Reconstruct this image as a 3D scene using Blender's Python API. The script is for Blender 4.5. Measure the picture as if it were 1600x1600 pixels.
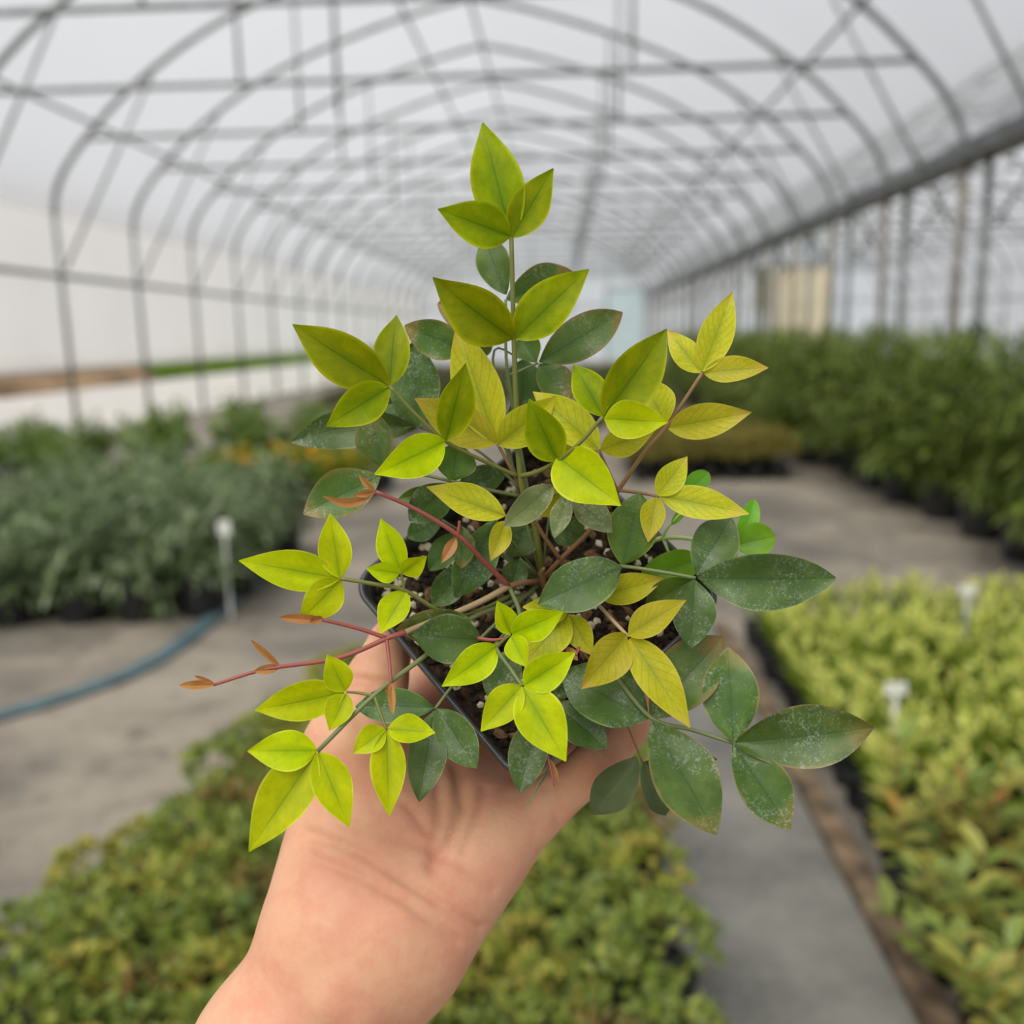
import bpy, math, random
import numpy as np
from mathutils import Vector, Matrix

for _o in list(bpy.data.objects):
    bpy.data.objects.remove(_o)
S = bpy.context.scene
COL = S.collection
rnd = random.Random(7)

# ------------------------------------------------------------------ camera
F = 1450.0
H = 1.3
_dY = Vector((75 / F, -278 / F, 1.0)).normalized()
_dX = Vector((1, -.02, 0)); _dX = (_dX - _dX.dot(_dY) * _dY).normalized()
_dZ = _dX.cross(_dY)
if _dZ.y > 0: _dZ = -_dZ
RM = Matrix((_dX, _dY, _dZ))                 # camera axes (right, down, forward) -> world
CP = Vector((0, 0, H))
def c2w(v): return RM @ Vector(v) + CP
def P(x, y, d): return c2w(((x - 800) / F * d, (y - 800) / F * d, d))
def FL(x, y, z=0.0):
    r = RM @ Vector(((x - 800) / F, (y - 800) / F, 1)); t = (z - H) / r.z
    return r * t + CP
VIEW = RM @ Vector((0, 0, 1))

cam = bpy.data.cameras.new('camera'); camo = bpy.data.objects.new('camera', cam); COL.objects.link(camo)
right = RM @ Vector((1, 0, 0)); up = RM @ Vector((0, -1, 0))
camo.matrix_world = Matrix.Translation(CP) @ Matrix((right, up, -VIEW)).transposed().to_4x4()
cam.sensor_width = 36; cam.lens = F / 1600 * 36; cam.clip_start = .02; cam.clip_end = 400
cam.dof.use_dof = True; cam.dof.focus_distance = .312; cam.dof.aperture_fstop = cam.lens / 5.2
S.camera = camo

# ------------------------------------------------------------------ light: overcast sky, a soft veiled sun
W = bpy.data.worlds.new('overcast_sky'); S.world = W; W.use_nodes = True
nt = W.node_tree; nt.nodes.clear()
_out = nt.nodes.new('ShaderNodeOutputWorld'); _bg = nt.nodes.new('ShaderNodeBackground')
_tc = nt.nodes.new('ShaderNodeTexCoord'); _sx = nt.nodes.new('ShaderNodeSeparateXYZ'); _cr = nt.nodes.new('ShaderNodeValToRGB')
nt.links.new(_tc.outputs['Generated'], _sx.inputs[0]); nt.links.new(_sx.outputs['Z'], _cr.inputs[0])
_cr.color_ramp.elements[0].color = (.72, .73, .75, 1); _cr.color_ramp.elements[1].color = (1.0, 1.02, 1.07, 1)
nt.links.new(_cr.outputs[0], _bg.inputs[0]); _bg.inputs[1].default_value = .58
nt.links.new(_bg.outputs[0], _out.inputs[0])
sun = bpy.data.lights.new('veiled_sun', 'SUN'); sun.energy = 3.4; sun.angle = math.radians(50); sun.color = (1, .96, .9)
suno = bpy.data.objects.new('veiled_sun', sun); COL.objects.link(suno)
suno.rotation_euler = (math.radians(36), 0, math.radians(-30))
S.view_settings.view_transform = 'Standard'; S.view_settings.look = 'None'
S.view_settings.gamma = 1; S.view_settings.use_curve_mapping = False
S.view_settings.exposure = 0.47

# ------------------------------------------------------------------ helpers
def lin(r, g, b):
    return tuple(((c / 255) / 12.92 if c / 255 <= .04045 else ((c / 255 + .055) / 1.055) ** 2.4) for c in (r, g, b))

class N:
    def __init__(s, name):
        s.m = bpy.data.materials.new(name); s.m.use_nodes = True; s.t = s.m.node_tree; s.t.nodes.clear()
        s.out = s.t.nodes.new('ShaderNodeOutputMaterial')
    def n(s, typ, **kw):
        x = s.t.nodes.new('ShaderNode' + typ)
        for k, v in kw.items():
            if k.startswith('i_'):
                key = k[2:]
                x.inputs[int(key) if key.isdigit() else key.replace('_', ' ')].default_value = v
            else: setattr(x, k, v)
        return x
    def l(s, a, b): s.t.links.new(a, b)
    def math(s, op, a, b=None, c=None):
        x = s.n('Math', operation=op)
        for i, v in enumerate((a, b, c)):
            if v is None: continue
            if isinstance(v, (int, float)): x.inputs[i].default_value = v
            else: s.l(v, x.inputs[i])
        return x.outputs[0]
    def step(s, v, a, b):                     # smooth 0..1 ramp between a and b
        x = s.n('MapRange', interpolation_type='SMOOTHSTEP')
        s.l(v, x.inputs[0]); x.inputs[1].default_value = a; x.inputs[2].default_value = b
        return x.outputs[0]
    def mix(s, f, a, b, mode='MIX'):
        x = s.n('Mix', data_type='RGBA', blend_type=mode)
        for sock, v in ((x.inputs[0], f), (x.inputs[6], a), (x.inputs[7], b)):
            if isinstance(v, (int, float)): sock.default_value = v
            elif isinstance(v, tuple): sock.default_value = (*v[:3], 1)
            else: s.l(v, sock)
        return x.outputs[2]
    def noise(s, vec, scale, detail=2, rough=.5):
        x = s.n('TexNoise'); x.inputs['Scale'].default_value = scale; x.inputs['Detail'].default_value = detail
        x.inputs['Roughness'].default_value = rough
        if vec is not None: s.l(vec, x.inputs['Vector'])
        return x.outputs[0]
    def pr(s, col, rough=.5, spec=.5, metal=0):
        p = s.n('BsdfPrincipled'); p.inputs['Roughness'].default_value = rough
        p.inputs['Specular IOR Level'].default_value = spec; p.inputs['Metallic'].default_value = metal
        if isinstance(col, tuple): p.inputs['Base Color'].default_value = (*col[:3], 1)
        else: s.l(col, p.inputs['Base Color'])
        return p
    def done(s, sh): s.l(sh, s.out.inputs[0]); return s.m

def plain(name, col, rough=.5, spec=.4, metal=0, var=.15, scale=30):
    m = N(name); tc = m.n('TexCoord'); nz = m.noise(tc.outputs['Object'], scale, 3)
    c2 = tuple(c * (1 - var * 2) for c in col)
    p = m.pr(m.mix(m.step(nz, .3, .7), c2, tuple(min(1, c * (1 + var)) for c in col)), rough, spec, metal)
    return m.done(p.outputs[0])

def foliage_mat(name, cols, rough=.5, tr=.3):
    m = N(name); g = m.n('NewGeometry'); cr = m.n('ValToRGB')
    el = cr.color_ramp.elements
    while len(el) < len(cols): el.new(.5)
    for i, c in enumerate(cols):
        el[i].position = i / max(1, len(cols) - 1); el[i].color = (*c, 1)
    m.l(g.outputs['Random Per Island'], cr.inputs[0])
    p = m.pr(cr.outputs[0], rough, .35); t = m.n('BsdfTranslucent'); m.l(cr.outputs[0], t.inputs[0])
    mx = m.n('MixShader'); mx.inputs[0].default_value = tr
    m.l(p.outputs[0], mx.inputs[1]); m.l(t.outputs[0], mx.inputs[2])
    return m.done(mx.outputs[0])

def mesh(name, v, f, mats=None, smooth=False, uv=None):
    me = bpy.data.meshes.new(name); me.from_pydata([tuple(a) for a in v], [], f)
    if mats is not None:
        for m in (mats if isinstance(mats, (list, tuple)) else [mats]): me.materials.append(m)
    if smooth: me.polygons.foreach_set('use_smooth', [True] * len(me.polygons))
    if uv is not None:
        l = me.uv_layers.new(name='UVMap'); vi = np.empty(len(me.loops), dtype=np.int32); me.loops.foreach_get('vertex_index', vi)
        l.data.foreach_set('uv', np.asarray(uv, dtype=np.float32)[vi].ravel())
    me.update(); return me

def obj(name, me, parent=None, M=None):
    o = bpy.data.objects.new(name, me); COL.objects.link(o)
    if parent is not None:
        o.parent = parent; o.matrix_parent_inverse = WM[parent.name].inverted()
    if M is not None: o.matrix_basis = M
    WM[o.name] = M.copy() if M is not None else Matrix.Identity(4)
    return o
WM = {}
def empty(name, loc, rz=0, sc=1):
    M = Matrix.Translation(loc) @ Matrix.Rotation(rz, 4, 'Z') @ Matrix.Scale(sc, 4)
    return obj(name, None, None, M)
def tag(o, label=None, cat=None, group=None, kind=None):
    if label: o['label'] = label
    if cat: o['category'] = cat
    if group: o['group'] = group
    if kind: o['kind'] = kind
    return o
def local_child(name, me, parent):            # child given in the parent's own space
    o = bpy.data.objects.new(name, me); COL.objects.link(o); o.parent = parent
    WM[o.name] = WM[parent.name].copy(); return o

class MB:
    def __init__(s): s.v = []; s.f = []
    def add(s, v, f):
        k = len(s.v); s.v += [tuple(a) for a in v]; s.f += [tuple(i + k for i in q) for q in f]
    def box(s, x0, y0, z0, x1, y1, z1):
        s.add([(x0, y0, z0), (x1, y0, z0), (x1, y1, z0), (x0, y1, z0), (x0, y0, z1), (x1, y0, z1), (x1, y1, z1), (x0, y1, z1)],
              [(0, 3, 2, 1), (4, 5, 6, 7), (0, 1, 5, 4), (1, 2, 6, 5), (2, 3, 7, 6), (3, 0, 4, 7)])
    def tube(s, pts, rad, n=8, cap=True):
        pts = [Vector(p) for p in pts]
        if not isinstance(rad, (list, tuple)): rad = [rad] * len(pts)
        k = len(s.v); prev = None
        for i, p in enumerate(pts):
            t = (pts[min(i + 1, len(pts) - 1)] - pts[max(i - 1, 0)]).normalized()
            if prev is None:
                a = Vector((0, 0, 1)) if abs(t.z) < .9 else Vector((1, 0, 0)); u = t.cross(a).normalized()
            else: u = (prev - prev.dot(t) * t).normalized()
            prev = u; w = t.cross(u)
            for j in range(n):
                an = 2 * math.pi * j / n; s.v.append(tuple(p + (u * math.cos(an) + w * math.sin(an)) * rad[i]))
        for i in range(len(pts) - 1):
            for j in range(n):
                a = k + i * n + j; b = k + i * n + (j + 1) % n; s.f.append((a, b, b + n, a + n))
        if cap:
            s.f.append(tuple(k + j for j in range(n))[::-1]); s.f.append(tuple(k + (len(pts) - 1) * n + j for j in range(n)))
    def me(s, name, mat, smooth=False): return mesh(name, s.v, s.f, mat, smooth)

def spline(pts, n=6):                         # Catmull-Rom through points
    pts = [np.array(p, float) for p in pts]
    if len(pts) < 3: return [pts[0] + (pts[-1] - pts[0]) * i / n for i in range(n + 1)]
    e = [2 * pts[0] - pts[1]] + pts + [2 * pts[-1] - pts[-2]]; o = []
    for i in range(1, len(e) - 2):
        for k in range(n):
            t = k / n; a, b, c, d = e[i - 1:i + 3]
            o.append(.5 * ((2 * b) + (c - a) * t + (2 * a - 5 * b + 4 * c - d) * t * t + (3 * b - a - 3 * c + d) * t ** 3))
    o.append(pts[-1]); return o

# ------------------------------------------------------------------ greenhouse materials
def film_mat(name, tint=(.93, .95, .97), clear=.35, back=.25):
    m = N(name); tc = m.n('TexCoord'); nz = m.noise(tc.outputs['Object'], 1.3, 3)
    c = m.mix(nz, tuple(t * .9 for t in tint), tint)
    tl = m.n('BsdfTranslucent'); m.l(c, tl.inputs[0]); df = m.n('BsdfDiffuse'); m.l(c, df.inputs[0])
    tp = m.n('BsdfTransparent')
    a = m.n('MixShader'); a.inputs[0].default_value = back; m.l(tl.outputs[0], a.inputs[1]); m.l(df.outputs[0], a.inputs[2])
    b = m.n('MixShader'); b.inputs[0].default_value = clear; m.l(a.outputs[0], b.inputs[1]); m.l(tp.outputs[0], b.inputs[2])
    return m.done(b.outputs[0])
M_film = film_mat('plastic_film', (.62, .635, .66), .58, .25); M_side = film_mat('side_film', (.875, .885, .885), .2, .22)
M_end = film_mat('end_film', (.92, .96, .97), .2, .2)
M_steel = plain('galvanised_steel', (.24, .255, .25), .5, .5, .4, .15, 8)
M_rust = plain('weathered_steel', (.25, .22, .18), .6, .4, .3, .25, 6)
M_gutter = plain('grey_gutter', (.16, .175, .18), .5, .5, .3, .15, 3)
M_black = plain('black_plastic', (.012, .013, .015), .4, .5, 0, .2, 40)

def floor_mat():
    m = N('damp_concrete'); tc = m.n('TexCoord'); v = tc.outputs['Object']
    a = m.noise(v, 1.1, 5, .6); b = m.noise(v, 6, 4, .6); c = m.noise(v, 45, 3)
    base = m.mix(m.step(a, .35, .65), lin(100, 95, 88), lin(152, 143, 128))
    base = m.mix(m.math('MULTIPLY', m.step(b, .52, .68), .55), base, lin(78, 73, 65))
    base = m.mix(m.math('MULTIPLY', m.step(c, .45, .7), .3), base, lin(172, 161, 144))
    p = m.pr(base, .7, .3); bp = m.n('Bump'); bp.inputs['Strength'].default_value = .25; bp.inputs['Distance'].default_value = .01
    m.l(c, bp.inputs['Height']); m.l(bp.outputs[0], p.inputs['Normal'])
    return m.done(p.outputs[0])
def path_mat():
    m = N('grey_walkway_concrete'); tc = m.n('TexCoord'); v = tc.outputs['Object']
    a = m.noise(v, 2.3, 5, .6); c = m.noise(v, 60, 3)
    base = m.mix(m.step(a, .3, .7), lin(94, 93, 88), lin(130, 128, 121))
    base = m.mix(m.math('MULTIPLY', m.step(c, .5, .7), .25), base, lin(152, 149, 140))
    p = m.pr(base, .65, .3); return m.done(p.outputs[0])

# ------------------------------------------------------------------ greenhouse
XL, XR, CX, HW = -6.73, 4.17, -1.28, 5.45
SP = 2.33; Y0 = 10.27
KN, KF = -7, 15
YE = Y0 + SP * KF; YB = Y0 + SP * KN
prof = [(5.45, 3.0), (5.40, 3.28), (5.24, 3.58), (4.95, 3.92), (4.3, 4.52), (3.3, 5.16), (2.4, 5.55), (1.5, 5.86), (.7, 6.09), (0, 6.24)]
half = [tuple(p) for p in spline(prof, 3)]
ARCH = [(-d, z) for d, z in half] + [(d, z) for d, z in half[::-1][1:]]

fb = MB(); fb.box(XL - .05, YB, -.05, 15.6, YE + .1, 0)
tag(obj('floor', fb.me('floor', floor_mat())), 'grey damp concrete floor of the greenhouse', 'floor', kind='structure')

def roof(cx, name, label):
    v = []; f = []; nseg = 4; n = len(ARCH)
    rows = (KF - KN) * nseg + 1
    for i in range(rows):
        y = YB + SP * i / nseg; u = (i % nseg) / nseg; bulge = .10 * 4 * u * (1 - u) * .5
        for (x, z) in ARCH:
            r = Vector((x, z - 2.5)).normalized()
            v.append((cx + x + r.x * (.03 + bulge), y, z + r.y * (.03 + bulge)))
    for i in range(rows - 1):
        for j in range(n - 1): a = i * n + j; f.append((a, a + 1, a + n + 1, a + n))
    c = obj(name, mesh(name, v, f, M_film, True)); tag(c, label, 'ceiling', kind='structure')
    return c
ceil1 = roof(CX, 'ceiling', 'arched translucent white plastic film roof over steel hoops')
CX2 = XR + .26 + HW
ceil2 = roof(CX2, 'ceiling_bay', 'translucent film roof of the neighbouring greenhouse bay beyond the gutter')

hb = MB(); hb.tube([(x, 0, z) for x, z in ARCH], .042, 8); me_hoop = hb.me('roof_hoop', M_steel, True)
tb = MB(); tb.tube([(-4.92, 0, 3.95), (4.92, 0, 3.95)], .03, 8); me_tie = tb.me('tie_bar', M_steel, True)
wb = MB(); wb.tube([(0, 0, 3.95), (0, 0, 5.66)], .022, 8); me_web = wb.me('web_post', M_steel, True)
def brace_me(s):
    b = MB(); b.tube([(s * 3.94, 0, 4.74), (s * 5.37, 0, 2.3)], .022, 8); return b.me('knee_brace', M_steel, True)
me_bl, me_br = brace_me(-1), brace_me(1)
for ceil, cx in ((ceil1, CX), (ceil2, CX2)):
    for k in range(KN, KF + 1):
        h = obj('roof_hoop', me_hoop, ceil, Matrix.Translation((cx, Y0 + SP * k, 0)))
        local_child('tie_bar', me_tie, h)
        for s in (-1, 1):
            w = local_child('web_post', me_web, h); w.location = (s * 2.05, 0, 0)
        local_child('knee_brace', me_bl, h); local_child('knee_brace', me_br, h)
    for d, z in ((-4.72, 4.09), (4.3, 4.47), (0, 6.17), (-.95, 5.95)):
        if ceil is ceil2 and d != 0: continue
        b = MB(); b.tube([(cx + d, YB, z), (cx + d, YE, z)], .026, 8); obj('purlin', b.me('purlin', M_steel, True), ceil)
b = MB(); b.tube([(-2.3, Y0, 3.62), (-2.3, Y0, 5.84)], .026, 8)
obj('hanging_pipe', b.me('hanging_pipe', M_steel, True), ceil1)

# left side wall: posts, rail, curtain, roll-up gap, skirt
v = []; f = []; ns = 4; rows = (KF - KN) * ns + 1
zs = [.98, 1.0, 1.6, 2.2, 2.8, 3.1]
for i in range(rows):
    y = YB + SP * i / ns; u = (i % ns) / ns
    for z in zs: v.append((XL - .04 - .05 * 4 * u * (1 - u), y, z))
for i in range(rows - 1):
    for j in range(len(zs) - 1): a = i * len(zs) + j; f.append((a, a + 1, a + len(zs) + 1, a + len(zs)))
wl = tag(obj('wall_left', mesh('wall_left', v, f, M_side, True)), 'white roll-up plastic side curtain between steel posts', 'wall', kind='structure')
b = MB(); b.add([(XL - .05, YB, 0), (XL - .05, YE, 0), (XL - .05, YE, .66), (XL - .05, YB, .66)], [(0, 1, 2, 3)]); obj('skirt_board', b.me('skirt_board', film_mat('white_skirt_film', (.97, .98, .98), .0, .3)), wl)
b = MB(); b.tube([(XL - .05, YB, .97), (XL - .05, YE, .97)], .035, 8); obj('roll_up_pipe', b.me('roll_up_pipe', plain('white_roll', (.8, .8, .8), .4), True), wl)
b = MB(); b.tube([(XL + .04, YB, 2.2), (XL + .04, YE, 2.2)], .035, 8); obj('side_rail', b.me('side_rail', M_gutter, True), wl)
pb = MB(); pb.tube([(0, 0, 0), (0, 0, 3.05)], .034, 10); me_post = pb.me('post', M_steel, True)
for k in range(KN, KF + 1): obj('post', me_post, wl, Matrix.Translation((XL, Y0 + SP * k, 0)))

# right: gutter on a double row of columns
b = MB(); b.box(XR - .07, YB, 2.98, XR + .33, YE, 3.14)
wr = tag(obj('wall_right', b.me('wall_right', M_gutter)), 'dark grey valley gutter carried on a double row of steel columns', 'gutter', kind='structure')
cb = MB(); cb.tube([(0, 0, 0), (0, 0, 3.0)], .042, 10); cb.box(-.07, -.07, 0, .07, .07, .015); me_c1 = cb.me('column', M_rust, True); 
cb = MB(); cb.tube([(0, 0, 0), (0, 0, 3.0)], .042, 10); cb.box(-.07, -.07, 0, .07, .07, .015); me_c2 = cb.me('column', M_steel, True)
for k in range(KN, KF + 1):
    obj('column', me_c1, wr, Matrix.Translation((XR, Y0 + SP * k, 0))); obj('column', me_c2, wr, Matrix.Translation((XR + .26, Y0 + SP * k, 0)))

# far outer wall of the neighbouring bay
XO = CX2 + HW
v = []; f = []
for i in range(rows):
    y = YB + SP * i / ns; u = (i % ns) / ns
    for z in (0.0, 1.0, 2.0, 3.1): v.append((XO + .04 + .05 * 4 * u * (1 - u), y, z))
for i in range(rows - 1):
    for j in range(3): a = i * 4 + j; f.append((a, a + 4, a + 5, a + 1))
wo = tag(obj('wall_outer', mesh('wall_outer', v, f, M_side, True)), 'white plastic outer wall of the neighbouring bay', 'wall', kind='structure')
for k in range(KN, KF + 1): obj('post', me_post, wo, Matrix.Translation((XO, Y0 + SP * k, 0)))
b = MB(); b.tube([(XO - .04, YB, 2.2), (XO - .04, YE, 2.2)], .035, 8); obj('side_rail', b.me('side_rail', M_gutter, True), wo)

# end walls
def end_wall(name, cx, y, label):
    pts = [(-HW, 0)] + ARCH + [(HW, 0)]
    v = [(cx, y, 2.0)] + [(cx + x, y, z + .02) for x, z in pts]; n = len(pts)
    f = [(0, 1 + i, 1 + (i + 1) % n) for i in range(n)]
    w = tag(obj(name, mesh(name, v, f, M_end)), label, 'wall', kind='structure')
    b = MB()
    for x in (-3.6, -1.8, 0, 1.8, 3.6):
        zt = np.interp(abs(x), [p[0] for p in half[::-1]], [p[1] for p in half[::-1]])
        b2 = MB(); b2.tube([(cx + x, y - .05, 0), (cx + x, y - .05, float(zt))], .035, 8); obj('end_post', b2.me('end_post', M_steel, True), w)
    for z in (2.6,):
        b2 = MB(); b2.tube([(cx - HW, y - .05, z), (cx + HW, y - .05, z)], .03, 8); obj('end_rail', b2.me('end_rail', M_steel, True), w)
    return w
end_wall('wall_end', CX, YE + .06, 'pale plastic end wall closing the far end of the greenhouse')
end_wall('wall_end_bay', CX2, YE + .06, 'pale plastic end wall of the neighbouring bay')
end_wall('wall_back', CX, YB - .06, 'plastic end wall behind the photographer')
end_wall('wall_back_bay', CX2, YB - .06, 'plastic end wall of the neighbouring bay behind the photographer')
def door(name, x0, x1, z1, y, mat, label, frame):
    b = MB(); b.box(x0, y - .14, .02, x1, y - .08, z1)
    d = tag(obj(name, b.me(name, mat)), label, 'door', kind='structure')
    for (a, b_, c, e) in ((x0 - .08, x0, 0, z1 + .08), (x1, x1 + .08, 0, z1 + .08), (x0, x1, z1, z1 + .08)):
        q = MB(); q.box(a, y - .16, c, b_, y - .06, e); obj('door_frame', q.me('door_frame', frame), d)
    return d
door('door_1', 2.25, 3.95, 3.3, YE, plain('pale_teal_panel', lin(196, 216, 220), .4, .4, 0, .04, 2), 'pale blue-grey sliding door in the far end wall', M_steel)
door('door_2', 9.9, 12.7, 4.2, YE, plain('cream_panel', lin(214, 204, 176), .5, .3, 0, .05, 1), 'tall cream door panel in the end wall of the neighbouring bay', M_steel)
b = MB(); b.box(9.1, YE - .5, 2.3, 9.7, YE - .1, 4.2); b.box(9.3, YE - .4, 0, 9.5, YE - .2, 2.3)
tag(obj('control_cabinet', b.me('control_cabinet', plain('olive_steel', lin(120, 118, 90), .5))), 'olive grey upright control cabinet beside the cream door', 'cabinet')

# outside, seen under the rolled-up curtain
b = MB(); b.box(-60, -30, -.12, XL - .1, 80, -.06)
tag(obj('ground_outside', b.me('ground_outside', plain('bare_soil', lin(150, 135, 112), .9, .1, 0, .2, .8))), 'bare earth outside the greenhouse', 'ground', kind='structure')

# walkway slab and timber edging on the right of the foreground bed
b = MB(); b.box(.24, .3, 0, .66, 7.5, .012); 
tag(obj('floor_walkway', b.me('floor_walkway', path_mat())), 'narrow grey concrete walkway between the pot beds', 'walkway', kind='structure')
b = MB(); b.box(.665, 1.15, 0, .725, 4.0, .035)
tag(obj('timber_edging', b.me('timber_edging', plain('weathered_wood', lin(122, 104, 84), .8, .2, 0, .3, 14))), 'weathered timber board edging the right-hand pot bed', 'board')

# ------------------------------------------------------------------ nursery stock in the background
def lance(B, base, d, nrm, L, Wd, fold=.25):
    d = d.normalized(); s = d.cross(nrm)
    s = s.normalized() if s.length > 1e-4 else Vector((1, 0, 0)); n = s.cross(d)
    dr = Vector((0, 0, -1)) * L * .12
    m1 = base + d * L * .38; m2 = base + d * L * .72 + dr * .4; tip = base + d * L + dr
    k = len(B.v)
    B.v += [tuple(base), tuple(m1 + s * Wd * .5 + n * Wd * fold), tuple(m1), tuple(m1 - s * Wd * .5 + n * Wd * fold),
            tuple(m2 + s * Wd * .36 + n * Wd * fold * .7), tuple(m2), tuple(m2 - s * Wd * .36 + n * Wd * fold * .7), tuple(tip)]
    for q in ((0, 1, 2), (0, 2, 3), (1, 4, 5, 2), (2, 5, 6, 3), (4, 7, 5), (5, 7, 6)): B.f.append(tuple(i + k for i in q))

def rdir(r, lo=-.2, hi=1):
    a = r.uniform(0, 2 * math.pi); z = r.uniform(lo, hi); q = math.sqrt(max(0, 1 - z * z)); return Vector((q * math.cos(a), q * math.sin(a), z))

def bush(seed, n, rx, zc, rz, L, Wd, lo=-.3, droop=0.0, z0=0.0):
    r = random.Random(seed); B = MB()
    for i in range(n):
        d = rdir(r, lo, 1); q = r.uniform(.55, 1.0) ** .6
        p = Vector((d.x * rx * q, d.y * rx * q, zc + d.z * rz * q))
        dd = (d + rdir(r, -.6, .8) * .7 + Vector((0, 0, -droop))).normalized()
        lance(B, p, dd, (d + rdir(r) * .5).normalized(), L * r.uniform(.6, 1.25), Wd * r.uniform(.7, 1.2))
    return B

def canopy(seed, n, h, rx, L, Wd):                # arching feathery shrub: stems that lean out and carry drooping leaflets
    r = random.Random(seed); B = MB()
    for s in range(26):
        a = r.uniform(0, 2 * math.pi); q_ = r.uniform(.3, 1.1); top = Vector((math.cos(a) * rx * q_, math.sin(a) * rx * q_, h * r.uniform(.16, 1.0)))
        b0 = Vector((math.cos(a) * .06, math.sin(a) * .06, h * .2)); mid = b0.lerp(top, .55) + Vector((0, 0, h * .16))
        for i in range(n // 26):
            t = r.uniform(.12, 1); p = b0 * (1 - t) ** 2 + mid * 2 * t * (1 - t) + top * t * t
            p = p + rdir(r, -1, 1) * .06
            d = Vector((p.x, p.y, 0)) * 1.2 + rdir(r, -.9, .5)
            d.z -= .25
            lance(B, p, d, Vector((0, 0, 1)) + rdir(r) * .4, L * r.uniform(.6, 1.3), Wd * r.uniform(.7, 1.2), .15)
    return B

def pot_me(name, r0, r1, h, n=14, square=False):
    B = MB(); prof_ = [(r0, 0), (r1 * .97, h * .9), (r1, h * .9), (r1, h), (r1 * .93, h), (r1 * .9, h * .88)]
    for (r, z) in prof_:
        for j in range(n):
            a = 2 * math.pi * j / n + math.pi / n
            x, y = math.cos(a), math.sin(a)
            if square:
                m_ = max(abs(x), abs(y)); k_ = (abs(x) ** 6 + abs(y) ** 6) ** (1 / 6); x, y = x / k_, y / k_
            B.v.append((x * r, y * r, z))
    for i in range(len(prof_) - 1):
        for j in range(n): B.f.append((i * n + j, i * n + (j + 1) % n, (i + 1) * n + (j + 1) % n, (i + 1) * n + j))
    B.f.append(tuple(range(n))[::-1]); B.f.append(tuple((len(prof_) - 1) * n + j for j in range(n)))
    return B.me(name, M_black, False)

def place(kind, label, cat, group, x, y, rz, sc, potm, fol, extra=None, fname='foliage'):
    e = empty(kind, (x, y, 0), rz, sc); tag(e, label, cat, group)
    local_child('pot', potm, e)
    o = local_child(fname, fol, e); o['kind'] = 'stuff'
    if extra:
        for nm, m_ in extra: q = local_child(nm, m_, e)
    return e

g = lambda *a: [lin(*c) for c in a]
FM_ground = foliage_mat('groundcover_leaf', g((92, 108, 46), (120, 140, 54), (150, 164, 72), (178, 180, 90), (106, 130, 66), (142, 152, 84)))
FM_ground2 = foliage_mat('groundcover_leaf_gold', g((130, 146, 56), (168, 172, 72), (186, 168, 84), (112, 136, 60)))
FM_ground3 = foliage_mat('groundcover_leaf_bronze', g((116, 116, 60), (146, 130, 70), (168, 130, 84), (110, 130, 64)))
FM_tip = foliage_mat('pale_lime_tip', g((206, 212, 106), (222, 224, 130), (190, 200, 84)))  # pale new growth, with strong light on the tips added to its colour
FM_spike = foliage_mat('spiky_lime_leaf', g((96, 120, 20), (124, 146, 34), (150, 168, 50), (112, 138, 26)))
FM_hedge = foliage_mat('tall_shrub_leaf', g((62, 80, 28), (88, 108, 38), (114, 132, 54), (134, 148, 66), (76, 96, 36)))
FM_grey = foliage_mat('grey_green_leaf', g((84, 104, 62), (108, 126, 86), (140, 154, 120), (92, 118, 56), (160, 170, 140)))
FM_mid = foliage_mat('mid_green_leaf', g((78, 104, 42), (108, 136, 58), (138, 158, 76)))
FM_flow = foliage_mat('flowering_leaf', g((80, 106, 22), (108, 134, 34), (128, 150, 44)))
FM_petal = foliage_mat('orange_yellow_petal', g((240, 180, 20), (235, 150, 15), (250, 205, 50)))
FM_bronze = foliage_mat('yellow_bronze_leaf', g((124, 112, 48), (150, 136, 66), (104, 112, 48), (166, 150, 80)))
FM_dark = foliage_mat('dark_far_leaf', g((70, 84, 46), (96, 102, 64), (112, 116, 72)))
FM_brown = foliage_mat('brown_far_leaf', g((90, 76, 56), (110, 100, 66), (78, 84, 48)))

pot_s = pot_me('pot', .042, .054, .09, 16, True)
pot_m = pot_me('pot', .09, .115, .2)
pot_l = pot_me('pot', .13, .165, .27, 16)

# 1. foreground bed of small groundcover pots
gv = []
for i in range(6): gv.append((bush(20 + i, 170, .085, .13, .055, .034, .02, -.1).me('foliage', FM_ground), 'small green groundcover plant in a black pot in the foreground bed'))
for i in range(3): gv.append((bush(30 + i, 160, .08, .13, .06, .034, .02, -.1).me('foliage', FM_ground2), 'golden-green groundcover plant in a black pot in the foreground bed'))
for i in range(2): gv.append((bush(40 + i, 150, .08, .13, .05, .032, .018, -.1).me('foliage', FM_ground3), 'bronze-tinged groundcover plant in a black pot in the foreground bed'))
y = 1.1; row = 0
while y < 3.35:
    x = -1.32 + (.055 if row % 2 else 0)
    while x < .18:
        lim = -1.12 + max(0, y - 1.5) * .17
        if x > lim + rnd.uniform(-.05, .05):
            m_, lb = rnd.choices(gv, [10] * 6 + [5] * 3 + [3] * 2)[0]
            if x > .02: lb = lb.replace('in the foreground bed', 'in the bed row beside the walkway')
            elif x < lim + .16: lb = lb.replace('in the foreground bed', 'at the bed edge facing the hose')
            elif y > 3.1: lb = lb.replace('in the foreground bed', 'at the far end of the foreground bed')
            else: lb = lb.replace('in the foreground bed', 'inside the foreground bed')
            place('groundcover_pot', lb, 'potted plant', 'groundcover pots in the foreground bed', x + rnd.uniform(-.01, .01), y + rnd.uniform(-.01, .01), rnd.uniform(0, 6.28), rnd.uniform(.9, 1.15), pot_s, m_)
        x += .125
    y += .125; row += 1

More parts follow.
